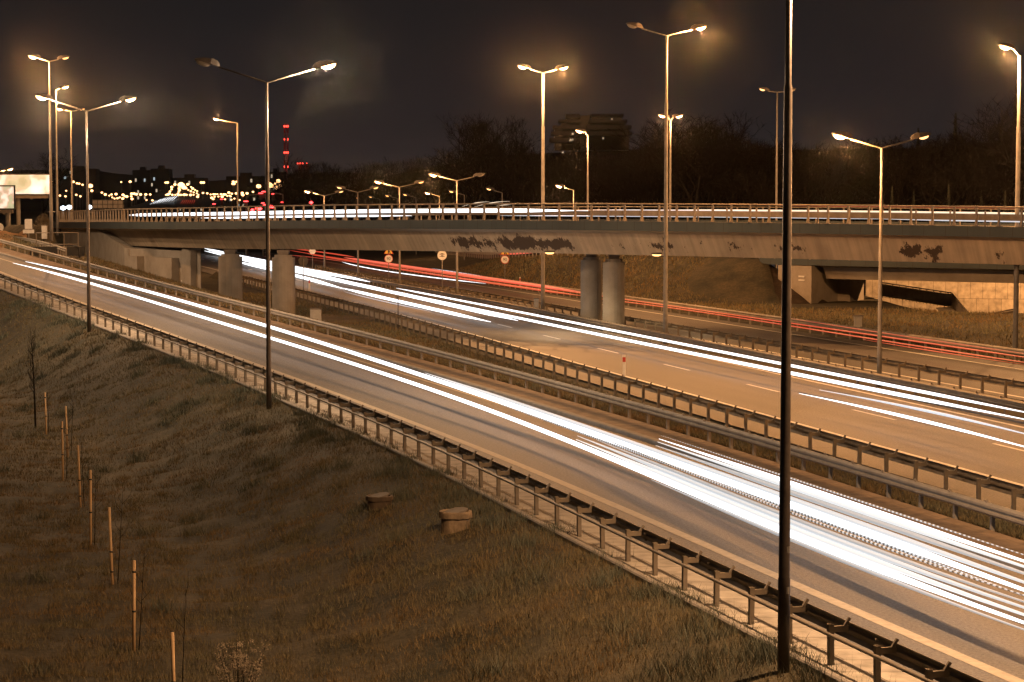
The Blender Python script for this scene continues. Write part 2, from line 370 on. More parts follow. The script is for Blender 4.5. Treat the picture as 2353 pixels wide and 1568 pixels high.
# dark hills behind the city and behind the wood
def hill(name, prof, Y0, Y1, zb, m_):
    mb = MB(); n = len(prof); vs = []
    for x, y in prof:
        p = at(x, y, Y1); vs.append((p.x * Y0 / Y1, Y0, zb)); vs.append(((p.x * (Y0 + Y1) / 2 / Y1), (Y0 + Y1) / 2, zb + (p.z - zb) * .55)); vs.append(tuple(p))
    mb.add(vs, [(i * 3 + k, i * 3 + 3 + k, i * 3 + 4 + k, i * 3 + 1 + k) for i in range(n - 1) for k in range(2)], None, True)
    return struct(mb.obj(name, m_))
M['dark_hill'] = mat('dark_hillside', (.020, .017, .014), .95, (.035, .028, .022), .03, 9, 0)
hill('hill', [(-500, 380), (0, 392), (140, 390), (215, 391), (260, 398), (320, 404), (400, 412), (480, 416), (560, 412), (640, 400), (760, 396), (900, 400), (1100, 405), (1600, 400)], 1150, 1600, 3, M['dark_hill'])
hill('hill', [(560, 470), (640, 440), (760, 420), (900, 402), (1050, 375), (1200, 355), (1400, 345), (1650, 342), (1900, 345), (2150, 340), (2353, 320), (2700, 310), (3200, 330)], 345, 430, .5, M['dark_hill'])

# ------------------------------------------------------------------ roads
def strip(name, fa, fb, za, Y0, Y1, m_, step=1.5, lift=0.0, n=1):
    Ys = np.arange(Y0, Y1 + .01, step); mb = MB(); vs = []; uv = []; L = 0; prev = None
    for Y in Ys:
        xa, xb = float(fa(Y)), float(fb(Y)); z = float(za(Y)) + lift
        if prev is not None: L += math.hypot(xa - prev, step)
        prev = xa
        for k in range(n + 1):
            x = xa + (xb - xa) * k / n; vs.append((x, Y, z)); uv.append(((x - xa) * .955, L))
    w = n + 1
    mb.add(vs, [(i * w + k, i * w + k + 1, (i + 1) * w + k + 1, (i + 1) * w + k) for i in range(len(Ys) - 1) for k in range(n)], uv, True)
    return mb.obj(name, m_)
def off(f, d): return lambda Y: f(Y) + d
z0 = lambda Y: 0.0 * np.asarray(Y, float)
NA, NB = 16, 205
struct(strip('slip_road', off(R1, 1.05), off(R2, -1.9), zn, NA, NB, M['asphalt'], n=4))
struct(strip('slab_path', off(R1, -.28), off(R1, 1.0), zn, NA, NB, M['slabs'], lift=.02))
struct(strip('edge_line', off(R1, 2.42), off(R1, 2.72), zn, NA, NB, M['line_cream'], lift=.005))
struct(strip('edge_line', off(R2, -3.05), off(R2, -2.90), zn, NA, NB, M['line_cream'], lift=.005))
struct(strip('paved_verge', off(R2, -1.6), off(R2, -.15), zn, NA, NB, M['paving'], lift=.10))
def kerb(name, f, Y0, Y1, za, h=.12, w=.28):
    mb = MB(); Ys = np.arange(Y0, Y1, 1.5)
    mb.sweep([(float(f(Y)), Y, float(za(Y))) for Y in Ys], [(-w / 2, -.1), (-w / 2, h - .03), (-w / 2 + .03, h), (w / 2, h), (w / 2, -.1)])
    return struct(mb.obj(name, M['kerb']))
kerb('kerb', off(R2, -1.75), NA, NB, zn)
kerb('kerb', off(R1, -.36), NA, NB, zn, .06, .12)
struct(strip('carriageway', off(E2, -2.5), off(E2, 8.0), z0, 30, 345, M['asphalt'], n=4))
struct(strip('edge_line', off(E2, -.12), off(E2, .12), z0, 30, 345, M['line_white'], lift=.005))
struct(strip('edge_line', off(E2, 7.35), off(E2, 7.57), z0, 30, 345, M['line_white'], lift=.005))
kerb('kerb', off(E2, 8.12), 30, 345, z0, .1, .2)
struct(strip('carriageway', off(R5, .35), off(R6, -.35), z0, 30, 345, M['asphalt_dark'], n=4))
struct(strip('edge_line', off(E3, -.1), off(E3, .1), z0, 30, 345, M['line_white'], lift=.005))
struct(strip('edge_line', off(R5, .9), off(R5, 1.1), z0, 30, 345, M['line_white'], lift=.005))
# lane dashes: 4 m every 12 m; the photo's dashes fix the phase
mb = MB()
for i in range(-5, 22):
    Y = 90.4 + 12 * .9718 * i
    P_ = [(float(E2(y)) + 4.05, y) for y in (Y, Y + 3.9)]
    mb.add([(P_[0][0] - .07, P_[0][1], .005), (P_[0][0] + .07, P_[0][1], .005), (P_[1][0] + .07, P_[1][1], .005), (P_[1][0] - .07, P_[1][1], .005)], [(0, 1, 2, 3)])
struct(mb.obj('lane_markings', M['line_white']))
mb = MB()
for i in range(-5, 22):
    Y = 94 + 12 * .9718 * i
    P_ = [(float(R5(y)) + 4.6, y) for y in (Y, Y + 3.9)]
    mb.add([(P_[0][0] - .07, P_[0][1], .005), (P_[0][0] + .07, P_[0][1], .005), (P_[1][0] + .07, P_[1][1], .005), (P_[1][0] - .07, P_[1][1], .005)], [(0, 1, 2, 3)])
struct(mb.obj('lane_markings', M['line_white']))
# ramp road beyond
mb = MB(); mb.sweep([p + Vector((0, 0, .02)) for p in RP], [(-9.5, .05), (-.2, .05)], closed=False)
pr = mb.obj('ramp_road', M['asphalt_dark']); struct(pr)
# far highway climbing in the distance, and the orange dirt track at the left
mb = MB(); pts = [at(415, 480, 345), at(425, 466, 480), at(420, 456, 620), at(415, 447, 800), at(420, 438, 1000)]
mb.sweep(smooth_path(pts, 6), [(-9, 0), (9, 0)], closed=False); struct(mb.obj('far_road', M['asphalt_dark']))
mb = MB(); vs = []
for i in range(26):
    t_ = i / 25; c = on(-45 + 75 * t_ - 15 * math.sin(t_ * 5), 800 - 115 * t_, -1.75)
    for k in (-1, 0, 1):
        X = c.x + k * (.9 + .25 * math.sin(i * 1.7)); vs.append((X, c.y, float(ground_z(np.array([X]), np.array([c.y]))[0]) + .05))
mb.add(vs, [(i * 3 + k, i * 3 + k + 1, i * 3 + 4 + k, i * 3 + 3 + k) for i in range(25) for k in range(2)], None, True)
M['clay'] = mat('orange_clay', (.30, .17, .075), .95, (.20, .11, .05), 1.0, 8, .6)
struct(mb.obj('dirt_path', M['clay']))

# ------------------------------------------------------------------ grass
def blades(name, N, region, hmin, hmax, wid, m_):
    X, Y = region(N); Z = ground_z(X, Y); n = len(X)
    d = np.hypot(X, Y); h = rng.uniform(hmin, hmax, n) * rng.uniform(.5, 1.2, n); th = rng.uniform(0, 2 * np.pi, n); w = wid * rng.uniform(.6, 1.5, n) * np.maximum(1, d / 45)
    ln = rng.uniform(.1, .9, n) * h; la = rng.uniform(0, 2 * np.pi, n)
    V = np.empty((n, 3, 3)); V[:, 0] = np.stack([X - np.cos(th) * w, Y - np.sin(th) * w, Z - .02], -1); V[:, 1] = np.stack([X + np.cos(th) * w, Y + np.sin(th) * w, Z - .02], -1)
    V[:, 2] = np.stack([X + np.cos(la) * ln, Y + np.sin(la) * ln, Z + h], -1)
    me = bpy.data.meshes.new(name); me.vertices.add(n * 3); me.vertices.foreach_set('co', V.ravel()); me.loops.add(n * 3); me.loops.foreach_set('vertex_index', np.arange(n * 3, dtype=np.int32))
    me.polygons.add(n); me.polygons.foreach_set('loop_start', np.arange(0, n * 3, 3, dtype=np.int32)); me.materials.append(m_); me.update(); me.validate()
    return struct(link(name, me), 'stuff')
def reg_left(N):
    Y = 24 * (150 / 24) ** rng.random(N * 2)
    X = rng.uniform(-.31, .26, N * 2) * Y
    q = np.sin(X * 1.1 + 1.7 * np.sin(Y * .6)) * np.sin(Y * .9 + 1.3 * np.sin(X * .7)) + rng.normal(0, .6, len(X))
    k = (X < R1(Y) - .42) & (q > -.8); return X[k][:N], Y[k][:N]
blades('grass', 560000, reg_left, .04, .17, .005, M['grass'])
def reg_mid(N):
    Y = rng.uniform(38, 190, N * 3); t = rng.random(N * 3); X = R2(Y) + (R3(Y) - R2(Y)) * t
    k = (X < R3(Y) - .2) & (X > R2(Y) + .1); return X[k][:N], Y[k][:N]
blades('grass', 70000, reg_mid, .06, .26, .010, M['grass'])
def reg_right(N):
    Y = rng.uniform(95, 235, N); X = R6(Y) + rng.random(N) ** 1.2 * 20 + .6
    k = ~((np.hypot(X - 19.6, Y - 168.6) < 6) | (X > 20) & (Y > 156)); return X[k], Y[k]
blades('grass', 60000, reg_right, .08, .3, .012, M['grass'])
# ragged weed tufts by the near rail and over the slope
def tufts(N):
    c = []
    for i in range(260):
        Y = 24 * (140 / 24) ** random.random(); X = float(R1(Y)) - .3 - random.random() ** 2 * 14 * (1 if random.random() < .6 else .1)
        c.append((X, Y))
    c = np.array(c); i = rng.integers(0, len(c), N)
    return c[i, 0] + rng.normal(0, .22, N), c[i, 1] + rng.normal(0, .22, N)
blades('grass', 40000, tufts, .10, .42, .006, mat('weed_leaves', (.085, .105, .085), .75, (.15, .15, .105), 1.5, 5))
def straw(N):
    c = []
    while len(c) < 900:
        Y = 24 * (140 / 24) ** random.random(); X = random.uniform(-.25, .1) * Y
        if X < float(R1(Y)) - .5: c.append((X, Y, random.uniform(.08, .35)))
    c = np.array(c); i = rng.integers(0, len(c), N); return c[i, 0] + rng.normal(0, 1, N) * c[i, 2] * 1.4, c[i, 1] + rng.normal(0, 1, N) * c[i, 2] * 1.4
blades('grass', 60000, straw, .05, .24, .006, mat('straw', (.22, .165, .085), .8, (.10, .10, .055), 2.2, 6))
n = 900; Y_ = 24 * (150 / 24) ** rng.random(n); X_ = R1(Y_) - .5 - rng.random(n) * 18; Z_ = ground_z(X_, Y_) + .05; mb = MB()
for x, y, z in zip(X_, Y_, Z_):
    a = random.uniform(0, 3); q = random.uniform(.008, .022) * max(1, y / 60); mb.add([(x - math.cos(a) * q, y, z), (x + math.cos(a) * q, y + q, z + q), (x, y - q, z + q * 1.6)], [(0, 1, 2)])
struct(mb.obj('glint_litter', mat('pale_glint_litter', (.75, .68, .55), .4, (.55, .42, .28), 8, 3)), 'stuff')  # pale scraps whose light colour also paints in small glints on the bank

# ------------------------------------------------------------------ guard rails
WPROF = [(0, .0), (.035, .03), (.07, .06), (.07, .11), (.015, .14), (.015, .17), (.07, .20), (.07, .25), (.035, .28), (0, .31)]
def wbeam(pts, sgn, z):               # w-section beam, ridges towards sgn (right of the walking direction = +1)
    pr = [(l * sgn, u + z) for l, u in WPROF] + [((l - .012) * sgn, u + z) for l, u in WPROF[::-1]]
    if sgn < 0: pr = pr[::-1]
    mb = MB(); mb.sweep(pts, pr, closed=True); return mb
def path_pts(f, za, Y0, Y1, dx=0.0, step=2.0): return [(float(f(Y)) + dx, Y, float(za(Y))) for Y in np.arange(Y0, Y1 + .01, step)]
POSTC = MB(); POSTC.box((0, .045, .32), (.09, .012, .80)); POSTC.box((0, -.045, .32), (.09, .012, .80)); POSTC.box((-.04, 0, .32), (.012, .08, .80))
def guard_rail(label, f, za, Y0, Y1, side, sp, m_, rear=False, arm=.30):
    """side +1: the traffic runs on the right of the rail, so beam and ridges sit on the right"""
    t = thing('guard_rail', label, 'guard rail', (float(f(Y0)), Y0, float(za(Y0))), group='steel guard rails along the carriageways'); o0 = Vector(t.location)
    def sh(pts): return [Vector(p) - o0 for p in pts]
    bm_ = wbeam(sh(path_pts(f, za, Y0, Y1, side * (arm * 1.0))), side, .44)
    for q in np.arange(Y0 + 2, Y1 - 1, 3.85):
        if q > 170: break
        lp = sh([(x, y, z) for x, y, z in path_pts(f, za, q, q + .32, side * (arm + .004), .16)]); wb = wbeam(lp, side, .436); bm_.add(wb.v, wb.f)
        for zz in (.52, .66): bm_.box(Vector(lp[1]) + Vector((-side * .012, 0, zz)), (.05, .04, .03))
    bm_.obj('beam', m_, t)
    if rear:
        mb = MB(); mb.tube(sh([(x, y, z + .56) for x, y, z in path_pts(f, za, Y0, Y1, -side * .075)]), .035, 6); mb.obj('rear_tube', m_, t)
    pm = MB(); pm.v, pm.f, pm.uv, pm.sm = list(POSTC.v), list(POSTC.f), list(POSTC.uv), list(POSTC.sm)
    pm.box((side * arm / 2, 0, .63), (arm, .05, .10)); pm.box((side * (arm * .93), .0, .74), (.05, .05, .16), tilt=Matrix.Rotation(side * .6, 3, 'Y'))
    pme = pm.mesh('post', m_)
    Y = Y0 + .5; n = 0; rest = MB()
    while Y < Y1:
        d = (float(f(Y + .5)) - float(f(Y - .5))); rz = math.atan2(-d, 1.0); p = Vector((float(f(Y)), Y, float(za(Y)))) - o0
        if n < 100: o_ = link('post', pme, t, p, rz); o_.rotation_euler = (random.gauss(0, .012), random.gauss(0, .012), rz + random.gauss(0, .02))
        else: rest.box(p + Vector((0, 0, .32)), (.09, .1, .8), rz)
        n += 1; Y += sp * math.cos(rz)
    if rest.v: rest.obj('posts', m_, t)['kind'] = 'stuff'
    return t
guard_rail('dark guard rail along the grassy bank, seen from behind with its rear tube', R1, zn, 22, 190, 1, 1.85, M['galv_dark'], True, .34)
guard_rail('pale double-ridged guard rail between the brown paved verge and the grass strip', R2, zn, 30, 200, -1, 2.0, M['galv'], False, .16)
guard_rail('guard rail behind the grass strip, beside the middle carriageway and its solid line', R3, z0, 48, 220, 1, 2.0, M['galv_dark'], False, .32)
guard_rail('median guard rail next to the middle carriageway, facing the white headlight trails', R4, z0, 52, 250, -1, 2.0, M['galv_dark'], False, .2)
guard_rail('median guard rail backing on the far carriageway, seen from behind', R5, z0, 52, 250, 1, 2.0, M['galv_dark'], False, .32)
guard_rail('outermost guard rail at the foot of the far embankment, beside the red trails', R6, z0, 60, 255, -1, 2.0, M['galv'], False, .2)

# rail at the edge of the ramp: white-backed posts seen under the overpass
t = thing('guard_rail', 'ramp guard rail on top of the far embankment, seen under the overpass girder', 'guard rail', RP[0]); o0 = RP[0].copy()
RR = [p for p in RP if p.y > 150 and p.x < 38]
mb = MB(); mb.sweep([p - o0 + Vector((0, 0, .0)) for p in RR], [(.1, .45), (.1, .75), (.14, .75), (.14, .45)]); mb.obj('beam', M['galv'], t)
pm = MB(); pm.box((0, 0, .35), (.1, .1, .8)); pme = pm.mesh('post', M['galv']); acc = 0; last = None; n = 0
dense = [RR[i].lerp(RR[i + 1], k / 12) for i in range(len(RR) - 1) for k in range(12)]
for p in dense:
    if last is not None: acc += (p - last).length
    last = p
    if acc >= 1.7 and n < 99: acc = 0; n += 1; link('post', pme, t, p - o0)

# ------------------------------------------------------------------ light trails
def trail(label, pts, r, m_, flat=1.0, n=8, cat='light trail', group=None):
    mb = MB(); o = Vector(pts[0]); N_ = len(pts)
    rr = [r * min(1, .15 + (min(i, N_ - 1 - i)) * .2) for i in range(N_)]
    mb.tube([Vector(p) - o for p in pts], rr, n, True, flat)
    ob = mb.obj('light_trail', m_); ob.location = o; return tag(ob, label, cat, group)
def curve_fit(P, deg=3, step=2.0):
    a = np.array([tuple(p) for p in P]); y = a[:, 1]; c = np.polyfit(y / 100, a[:, 0], deg); d = np.polyfit(y / 100, a[:, 2], min(2, deg))
    Ys = np.arange(y.min(), y.max() + .01, step); return [Vector((np.polyval(c, Y / 100), Y, np.polyval(d, Y / 100))) for Y in Ys]
WG = 'white headlight trails'; RG = 'red tail light trails'
T1 = [(13, 598), (200, 649), (277, 672), (400, 712), (500, 742), (612, 777), (700, 805.6), (784, 832), (931, 872), (1061, 909), (1251.6, 990), (1568, 1117), (1796, 1205), (2069, 1322), (2353, 1440), (2500, 1505)]
T2 = [(53, 598), (200, 632), (280, 655.6), (400, 689), (500, 717), (612, 752), (784, 805.6), (1018, 875.6), (1151, 922), (1568, 1060), (1796, 1142), (2069, 1252), (2353, 1362), (2500, 1425)]
n1 = curve_fit([near(x, y, .66) for x, y in T1], 5); n2 = curve_fit([near(x, y, .66) for x, y in T2], 5)
trail('thick white headlight trail nearest the dark guard rail on the slip road', n1, .075, M['tr_white'], group=WG)
trail('thick white headlight trail on the kerb side of the slip road', n2, .085, M['tr_white'], group=WG)
def up(P, dx, dz, y0=0, y1=999, lat=0): return [p + Vector((dx, 0, dz)) for p in P if y0 <= p.y <= y1]
trail('upper pale bus light band above the left slip road trail, ending mid road', up(n1, .06, .115, 0, 68), .068, M['tr_band'], group=WG)
trail('grey-white bus lamp streak above the pale band of the left slip road trail', up(n1, .10, .225, 0, 67), .060, M['tr_band1'], group=WG)
trail('faint grey bus lamp streak, topmost solid one over the left slip road trail', up(n1, .13, .315, 0, 66), .045, M['tr_band2'], group=WG)
trail('row of pulsed light dots on top of the left slip road trail', up(n1, .18, .41, 0, 67), .030, M['tr_dots'], group=WG)
trail('cool streak hugging the asphalt below the left slip road trail', up(n1, -.04, -.105, 0, 60), .045, M['tr_band2'], group=WG)
trail('uppermost white bus streak that begins beside the brown paved verge', up(n2, .22, .46, 0, 64), .055, M['tr_white'], group=WG)
trail('pale band just under the uppermost kerbside bus streak', up(n2, .18, .37, 0, 64), .058, M['tr_band'], group=WG)
trail('soft grey bus streak between the two kerbside white streaks', up(n2, .12, .265, 0, 64), .065, M['tr_band2'], group=WG)
trail('cool streak on top of the kerbside slip road trail', up(n2, .05, .125, 0, 90), .070, M['tr_band1'], group=WG)
trail('thin line of pulsed dots along the top of the kerbside bus light', up(n2, .28, .56, 0, 64), .020, M['tr_dots'], group=WG)
trail('row of pulsed dots under the kerbside slip road trail', up(n2, -.03, -.10, 0, 80), .030, M['tr_dots'], group=WG)
def flatT(label, P, r, m_, z=.68, ext=None, group=WG, deg=2):
    return trail(label, curve_fit([on(x, y, z) for x, y in P], deg), r, m_, group=group)
flatT('long white trail along the median rail of the middle carriageway, upper of its pair', [(908, 662), (1118, 702), (1335, 747), (1568, 792), (1796, 832), (2026, 882), (2236, 924), (2400, 958)], .062, M['tr_white'])
flatT('long white trail along the median rail of the middle carriageway, lower of its pair', [(878, 664), (1118, 717), (1335, 765.6), (1568, 803), (1796, 849), (2026, 899), (2353, 968)], .075, M['tr_white'])
flatT('white trail ending in a rounded tip above the lane dashes, upper of two', [(784.7, 647), (985, 690.6), (1100, 717), (1191, 737)], .10, M['tr_white'])
flatT('white trail ending in a rounded tip above the lane dashes, lower of two', [(784.7, 662), (951.5, 700.6), (1050, 723), (1128, 740)], .11, M['tr_white'])
flatT('short white trail ending beside the dark median rail left of centre', [(700, 618), (785, 634), (850, 648)], .10, M['tr_white'])
flatT('thin white line below the rounded trails, in the nearest lane', [(784.7, 669), (900, 697), (991, 716)], .02, M['tr_mid'])
flatT('white trail low in the middle carriageway, right of the tall dark pole, upper', [(1869, 894), (2026, 923), (2200, 960), (2420, 1014)], .055, M['tr_mid'])
flatT('white trail low in the middle carriageway, right of the tall dark pole, lower', [(1819, 901), (1926, 923), (2140, 972), (2420, 1045)], .055, M['tr_white'])
for i, (lab, a, b) in enumerate((('highest', (470, 571), (700, 617)), ('second', (478, 575), (850, 648)), ('third', (470, 577), (820, 651)), ('fourth', (545, 596), (985, 690)), ('lowest', (540, 601), (790, 664)))):
    A_, B_ = on(a[0], a[1], .68), on(b[0], b[1], .68)
    trail('blazing white trail in the bundle coming out from under the overpass, %s of five' % lab, [A_.lerp(B_, k / 24) + Vector((.9 * math.sin(math.pi * k / 24) * (i - 2) * .25, 0, 0)) for k in range(25)], .15, M['tr_white'], group=WG)
flatT('thin white trail crossing the far carriageway ahead of the red ones', [(785, 602), (900, 625), (1018, 641), (1118, 652)], .04, M['tr_white'])
flatT('thin white trail ending near the right speed sign, above the red trails', [(990, 617), (1100, 634), (1185, 648)], .035, M['tr_mid'])
RB = [(660, 575), (785, 594), (918, 614), (1118, 645.6), (1335, 674), (1569, 707), (1796, 735.6), (2026, 774), (2353, 822), (2450, 836)]
RC = [(1335, 682), (1569, 713), (1796, 743), (2026, 785), (2353, 832), (2450, 847)]
flatT('upper red tail light trail along the outermost guard rail', RB, .038, M['tr_red'], .85, group=RG, deg=3)
flatT('lower red tail light trail along the outermost guard rail', RC, .034, M['tr_red'], .80, group=RG, deg=3)
flatT('broad pale red trail on the far carriageway left of the round pier pair', [(785, 592), (918, 609), (1118, 641), (1340, 671)], .12, M['tr_redhot'], 1.0, group=RG)
flatT('deep red trail beneath the broad pale red one', [(700, 582), (918, 618), (1118, 650), (1340, 680)], .09, M['tr_red'], .75, group=RG)
flatT('faint red streak above the outermost guard rail on the right', [(1796, 729), (2026, 764), (2200, 792), (2450, 826)], .03, M['tr_reddim'], 1.1, group=RG)
flatT('thin red streak starting by the white roadside box', [(1958, 776), (2100, 800), (2353, 838)], .028, M['tr_red'], .6, group=RG)
flatT('short orange-red trail left of the left speed sign', [(660, 570), (740, 580), (815, 591)], .08, M['tr_red'], 1.2, group=RG)
flatT('red trail fading under the girder beside the sign post', [(650, 585), (720, 592), (800, 603)], .05, M['tr_reddim'], .8, group=RG)
# ramp trails
def rampT(label, y0, y1, d, h, r, m_, g_):
    P = [p for p in RP if y0 <= p.y <= y1]; out = []
    for i, p in enumerate(P):
        q = P[min(i + 1, len(P) - 1)] - P[max(i - 1, 0)]; q.z = 0; q.normalize(); out.append(p + Vector((q.y, -q.x, 0)) * d + Vector((0, 0, h)))
    return trail(label, out, r, m_, group=g_)
rampT('pale red trail on the ramp, flashing between the ramp rail posts', 172, 300, -2.2, .62, .17, M['tr_redhot'], RG)
rampT('second red trail on the ramp behind the nearer one', 190, 300, -4.6, .75, .12, M['tr_red'], RG)
rampT('pale trail on the ramp along the second bridge, under the girder', 150, 176, -2.4, .5, .09, M['tr_soft'], WG)
# trails on the overpass deck
def deckT(label, s0, s1, o, h, r, m_, g_=WG, wob=0):
    return trail(label, [bp(s, o + wob * math.sin(s * .7), -.12 + h) for s in bs(s0, s1, 1.0)], r, m_, group=g_)
deckT('blazing white trail behind the railing at the bend of the overpass', 2, 74, 3.2, .72, .125, M['tr_white'])
deckT('second white trail behind the railing, lower, left half of the overpass', 16, 46, 2.2, .40, .065, M['tr_white'])
deckT('white trail over the middle of the overpass, upper of the thin pair', -14, 3, 3.6, .72, .07, M['tr_mid'])
deckT('pale trail over the middle of the overpass, lower of the thin pair', -22, 8, 2.6, .40, .03, M['tr_mid'])
deckT('bright white trail at the right end of the overpass deck', -40, -19.5, 3.4, .62, .085, M['tr_white'])
deckT('soft grey band under the bright trail at the right end of the deck', -40, -20, 2.4, .40, .07, M['tr_soft'])
deckT('brownish pale streak along the right half of the overpass deck', -40, -4, 4.4, .78, .05, M['tr_warm'])
deckT('red-brown tail light streak high on the overpass deck', -38, -10, 8.3, 1.05, .03, M['tr_reddim'], RG)
for i, (p, q, r_) in enumerate([((1062, 475), (1125, 464), 'left'), ((1090, 476), (1172, 463), 'middle'), ((1140, 474), (1185, 470), 'right')]):
    trail('thin orange trail curling above the overpass railing, %s of three' % r_, [at(p[0] + (q[0] - p[0]) * t_, p[1] + (q[1] - p[1]) * (1 - (1 - t_) ** 2), 175) for t_ in [k / 8 for k in range(9)]], .03, M['tr_warm'])
# trails on the far hill road
for i in range(9):
    a_, b_ = at(338 + i * 7, 471 - i * 1.1, 430), at(362 + i * 6, 458 - i * 1.2, 640)
    trail('white trail of the bundle climbing the far city hill', [a_.lerp(b_, k / 6) for k in range(7)], .085, M['tr_white'], n=5, group='white trails on the far city hill')
for i in range(7):
    a_, b_ = at(414 + i * 5, 470, 430), at(424 + i * 4.2, 456, 640)
    trail('red trail of the bundle climbing the far city hill', [a_.lerp(b_, k / 6) for k in range(7)], .10, M['tr_reddim'], n=5, group='red trails on the far city hill')

# ------------------------------------------------------------------ overpass
ov = thing('overpass', 'curved concrete overpass with blue-grey fascia and peeling painted girder', 'overpass', bp(0, 5, -6.8)); oO = Vector(ov.location)
SA, SZ = SB0, 102.0
SS = bs(SA, SZ, 1.0)
def bsw(prof, m_, name, par, s0=SA, s1=SZ, closed=True):
    mb = MB(); mb.sweep([bp(s, 0, 0) - oO for s in bs(s0, s1, 1.0)], prof, closed); return mb.obj(name, m_, par)
# walking from the right end to the left end, the far side lies on the right
bsw([(0, -.56), (0, 0), (.42, 0), (.42, -.56)], M['fascia'], 'fascia', ov)
bsw([(11.2, -.56), (11.2, 0), (11.6, 0), (11.6, -.56)], M['fascia'], 'fascia', ov)
bsw([(.42, -.40), (.42, -.12), (11.2, -.12), (11.2, -.40)], M['asphalt_dark'], 'deck', ov)
gp = [(.03, -.56), (1.3, -.74), (2.1, -2.04), (9.4, -2.04), (10.3, -.74), (11.55, -.56)]
mb = MB(); pts = [bp(s) - oO for s in SS]; N_ = len(pts); vs = []; uv = []; L = 0
for i, p in enumerate(pts):
    a = R(bphi(SS[i])); rt = Vector((math.sin(a), math.cos(a), 0))
    if i: L += (p - pts[i - 1]).length
    for l, u in gp: vs.append(p + rt * l + Vector((0, 0, u))); uv.append((u, L))
n_ = len(gp); fs = [(i * n_ + k, (i + 1) * n_ + k, (i + 1) * n_ + k + 1, i * n_ + k + 1) for i in range(N_ - 1) for k in range(n_ - 1)]
mb.add(vs, fs + [tuple(range(n_)), tuple((N_ - 1) * n_ + k for k in range(n_))[::-1]], uv); mb.obj('girder', M['girder'], ov)
def pier(x, y, r, zb, zt, flat=1.0, rot=0):
    mb = MB(); n = 24
    vs = []
    for z, k in ((zb, 1), (zt, 1), (zt, .78), (zt + .18, .78)):
        for i in range(n):
            t_ = 2 * math.pi * i / n; q = Matrix.Rotation(rot, 3, 'Z') @ Vector((math.cos(t_) * r * k, math.sin(t_) * r * flat * k, 0)); vs.append(Vector((x, y, z)) + q - oO)
    mb.add(vs, [(j * n + i, j * n + (i + 1) % n, (j + 1) * n + (i + 1) % n, (j + 1) * n + i) for j in range(3) for i in range(n)] + [tuple(3 * n + i for i in range(n))])
    p = mb.obj('pier', M['concrete'], ov)
    b2 = MB(); b2.box(Vector((x, y, zt + .24)) - oO, (r * .9, r * .9, .14), rot); b2.box(Vector((x, y, zt + .40)) - oO, (r * 1.0, r * 1.0, .2), rot); b2.obj('bearing', M['concrete_dark'], p)
pier(6.30, 134.6, .68, -.3, 4.22); pier(5.05, 138.6, .68, -.3, 4.22)
pier(-15.75, 150, .80, -.2, 4.1); pier(-20.25, 156.5, .86, -.2, 4.0)
# railing along the near edge
rl = thing('bridge_railing', 'steel railing on the near edge of the overpass, leaning posts under one tube', 'railing', bp(0)); o0 = bp(0)
mb = MB(); mb.tube([bp(s, .12, 1.02) - o0 for s in bs(-42, 100, 1.0)], .045, 8); mb.obj('top_rail', M['steel_rail'], rl)
pm = MB(); pm.add([(-.05, -.16, 0), (.05, -.16, 0), (.05, .10, 0), (-.05, .10, 0), (-.05, -.06, .30), (.05, -.06, .30), (.05, .05, .34), (-.05, .05, .34), (-.05, -.06, 1.0), (.05, -.06, 1.0), (.05, .03, 1.0), (-.05, .03, 1.0)],
    [(0, 1, 5, 4), (1, 2, 6, 5), (2, 3, 7, 6), (3, 0, 4, 7), (4, 5, 9, 8), (5, 6, 10, 9), (6, 7, 11, 10), (7, 4, 8, 11), (8, 9, 10, 11), (3, 2, 1, 0)])
pm.box((0, -.05, .012), (.28, .30, .02)); pme = pm.mesh('post', M['steel_rail'])
for k in range(100):
    s = -29.4 + 1.25 * k; link('post', pme, rl, bp(s, .18, 0) - o0, -R(bphi(s)))
rest = MB()
for k in range(9):
    s = -30.65 - 1.25 * k; rest.box(bp(s, .18, .5) - o0, (.1, .12, 1.0), -R(bphi(s)))
rest.obj('posts', M['steel_rail'], rl)['kind'] = 'stuff'
def deck_rail(label, o, s0, s1, side, pole=True):
    t = thing('guard_rail', label, 'guard rail', bp(s0, o)); q0 = bp(s0, o)
    mb = MB(); mb.sweep([bp(s, o, -.12) - q0 for s in bs(s0, s1, 1.0)], [(0, .42), (-.06 * side, .50), (-.06 * side, .55), (0, .59), (-.06 * side, .64), (-.06 * side, .69), (0, .76), (.02 * side, .76), (.02 * side, .42)]); mb.obj('beam', M['steel_rail'], t)
    if pole: mb = MB(); mb.tube([bp(s, o + .1, .82) - q0 for s in bs(s0, s1, 1.0)], .03, 6); mb.obj('top_tube', M['steel_rail'], t)
    pm = MB(); pm.box((0, .06, .45), (.07, .08, .98)); me_ = pm.mesh('post', M['steel_rail'])
    n = int((s1 - s0) / 2)
    for k in range(min(n, 99)): s = s0 + 2 * k + 1; link('post', me_, t, bp(s, o + .05, -.12) - q0, -R(bphi(s)))
deck_rail('guard rail on the far edge of the overpass deck with a thin tube on top', 11.0, -42, 96, 1)
deck_rail('low guard rail just inside the overpass railing', 1.0, -40, -1, -1, False)
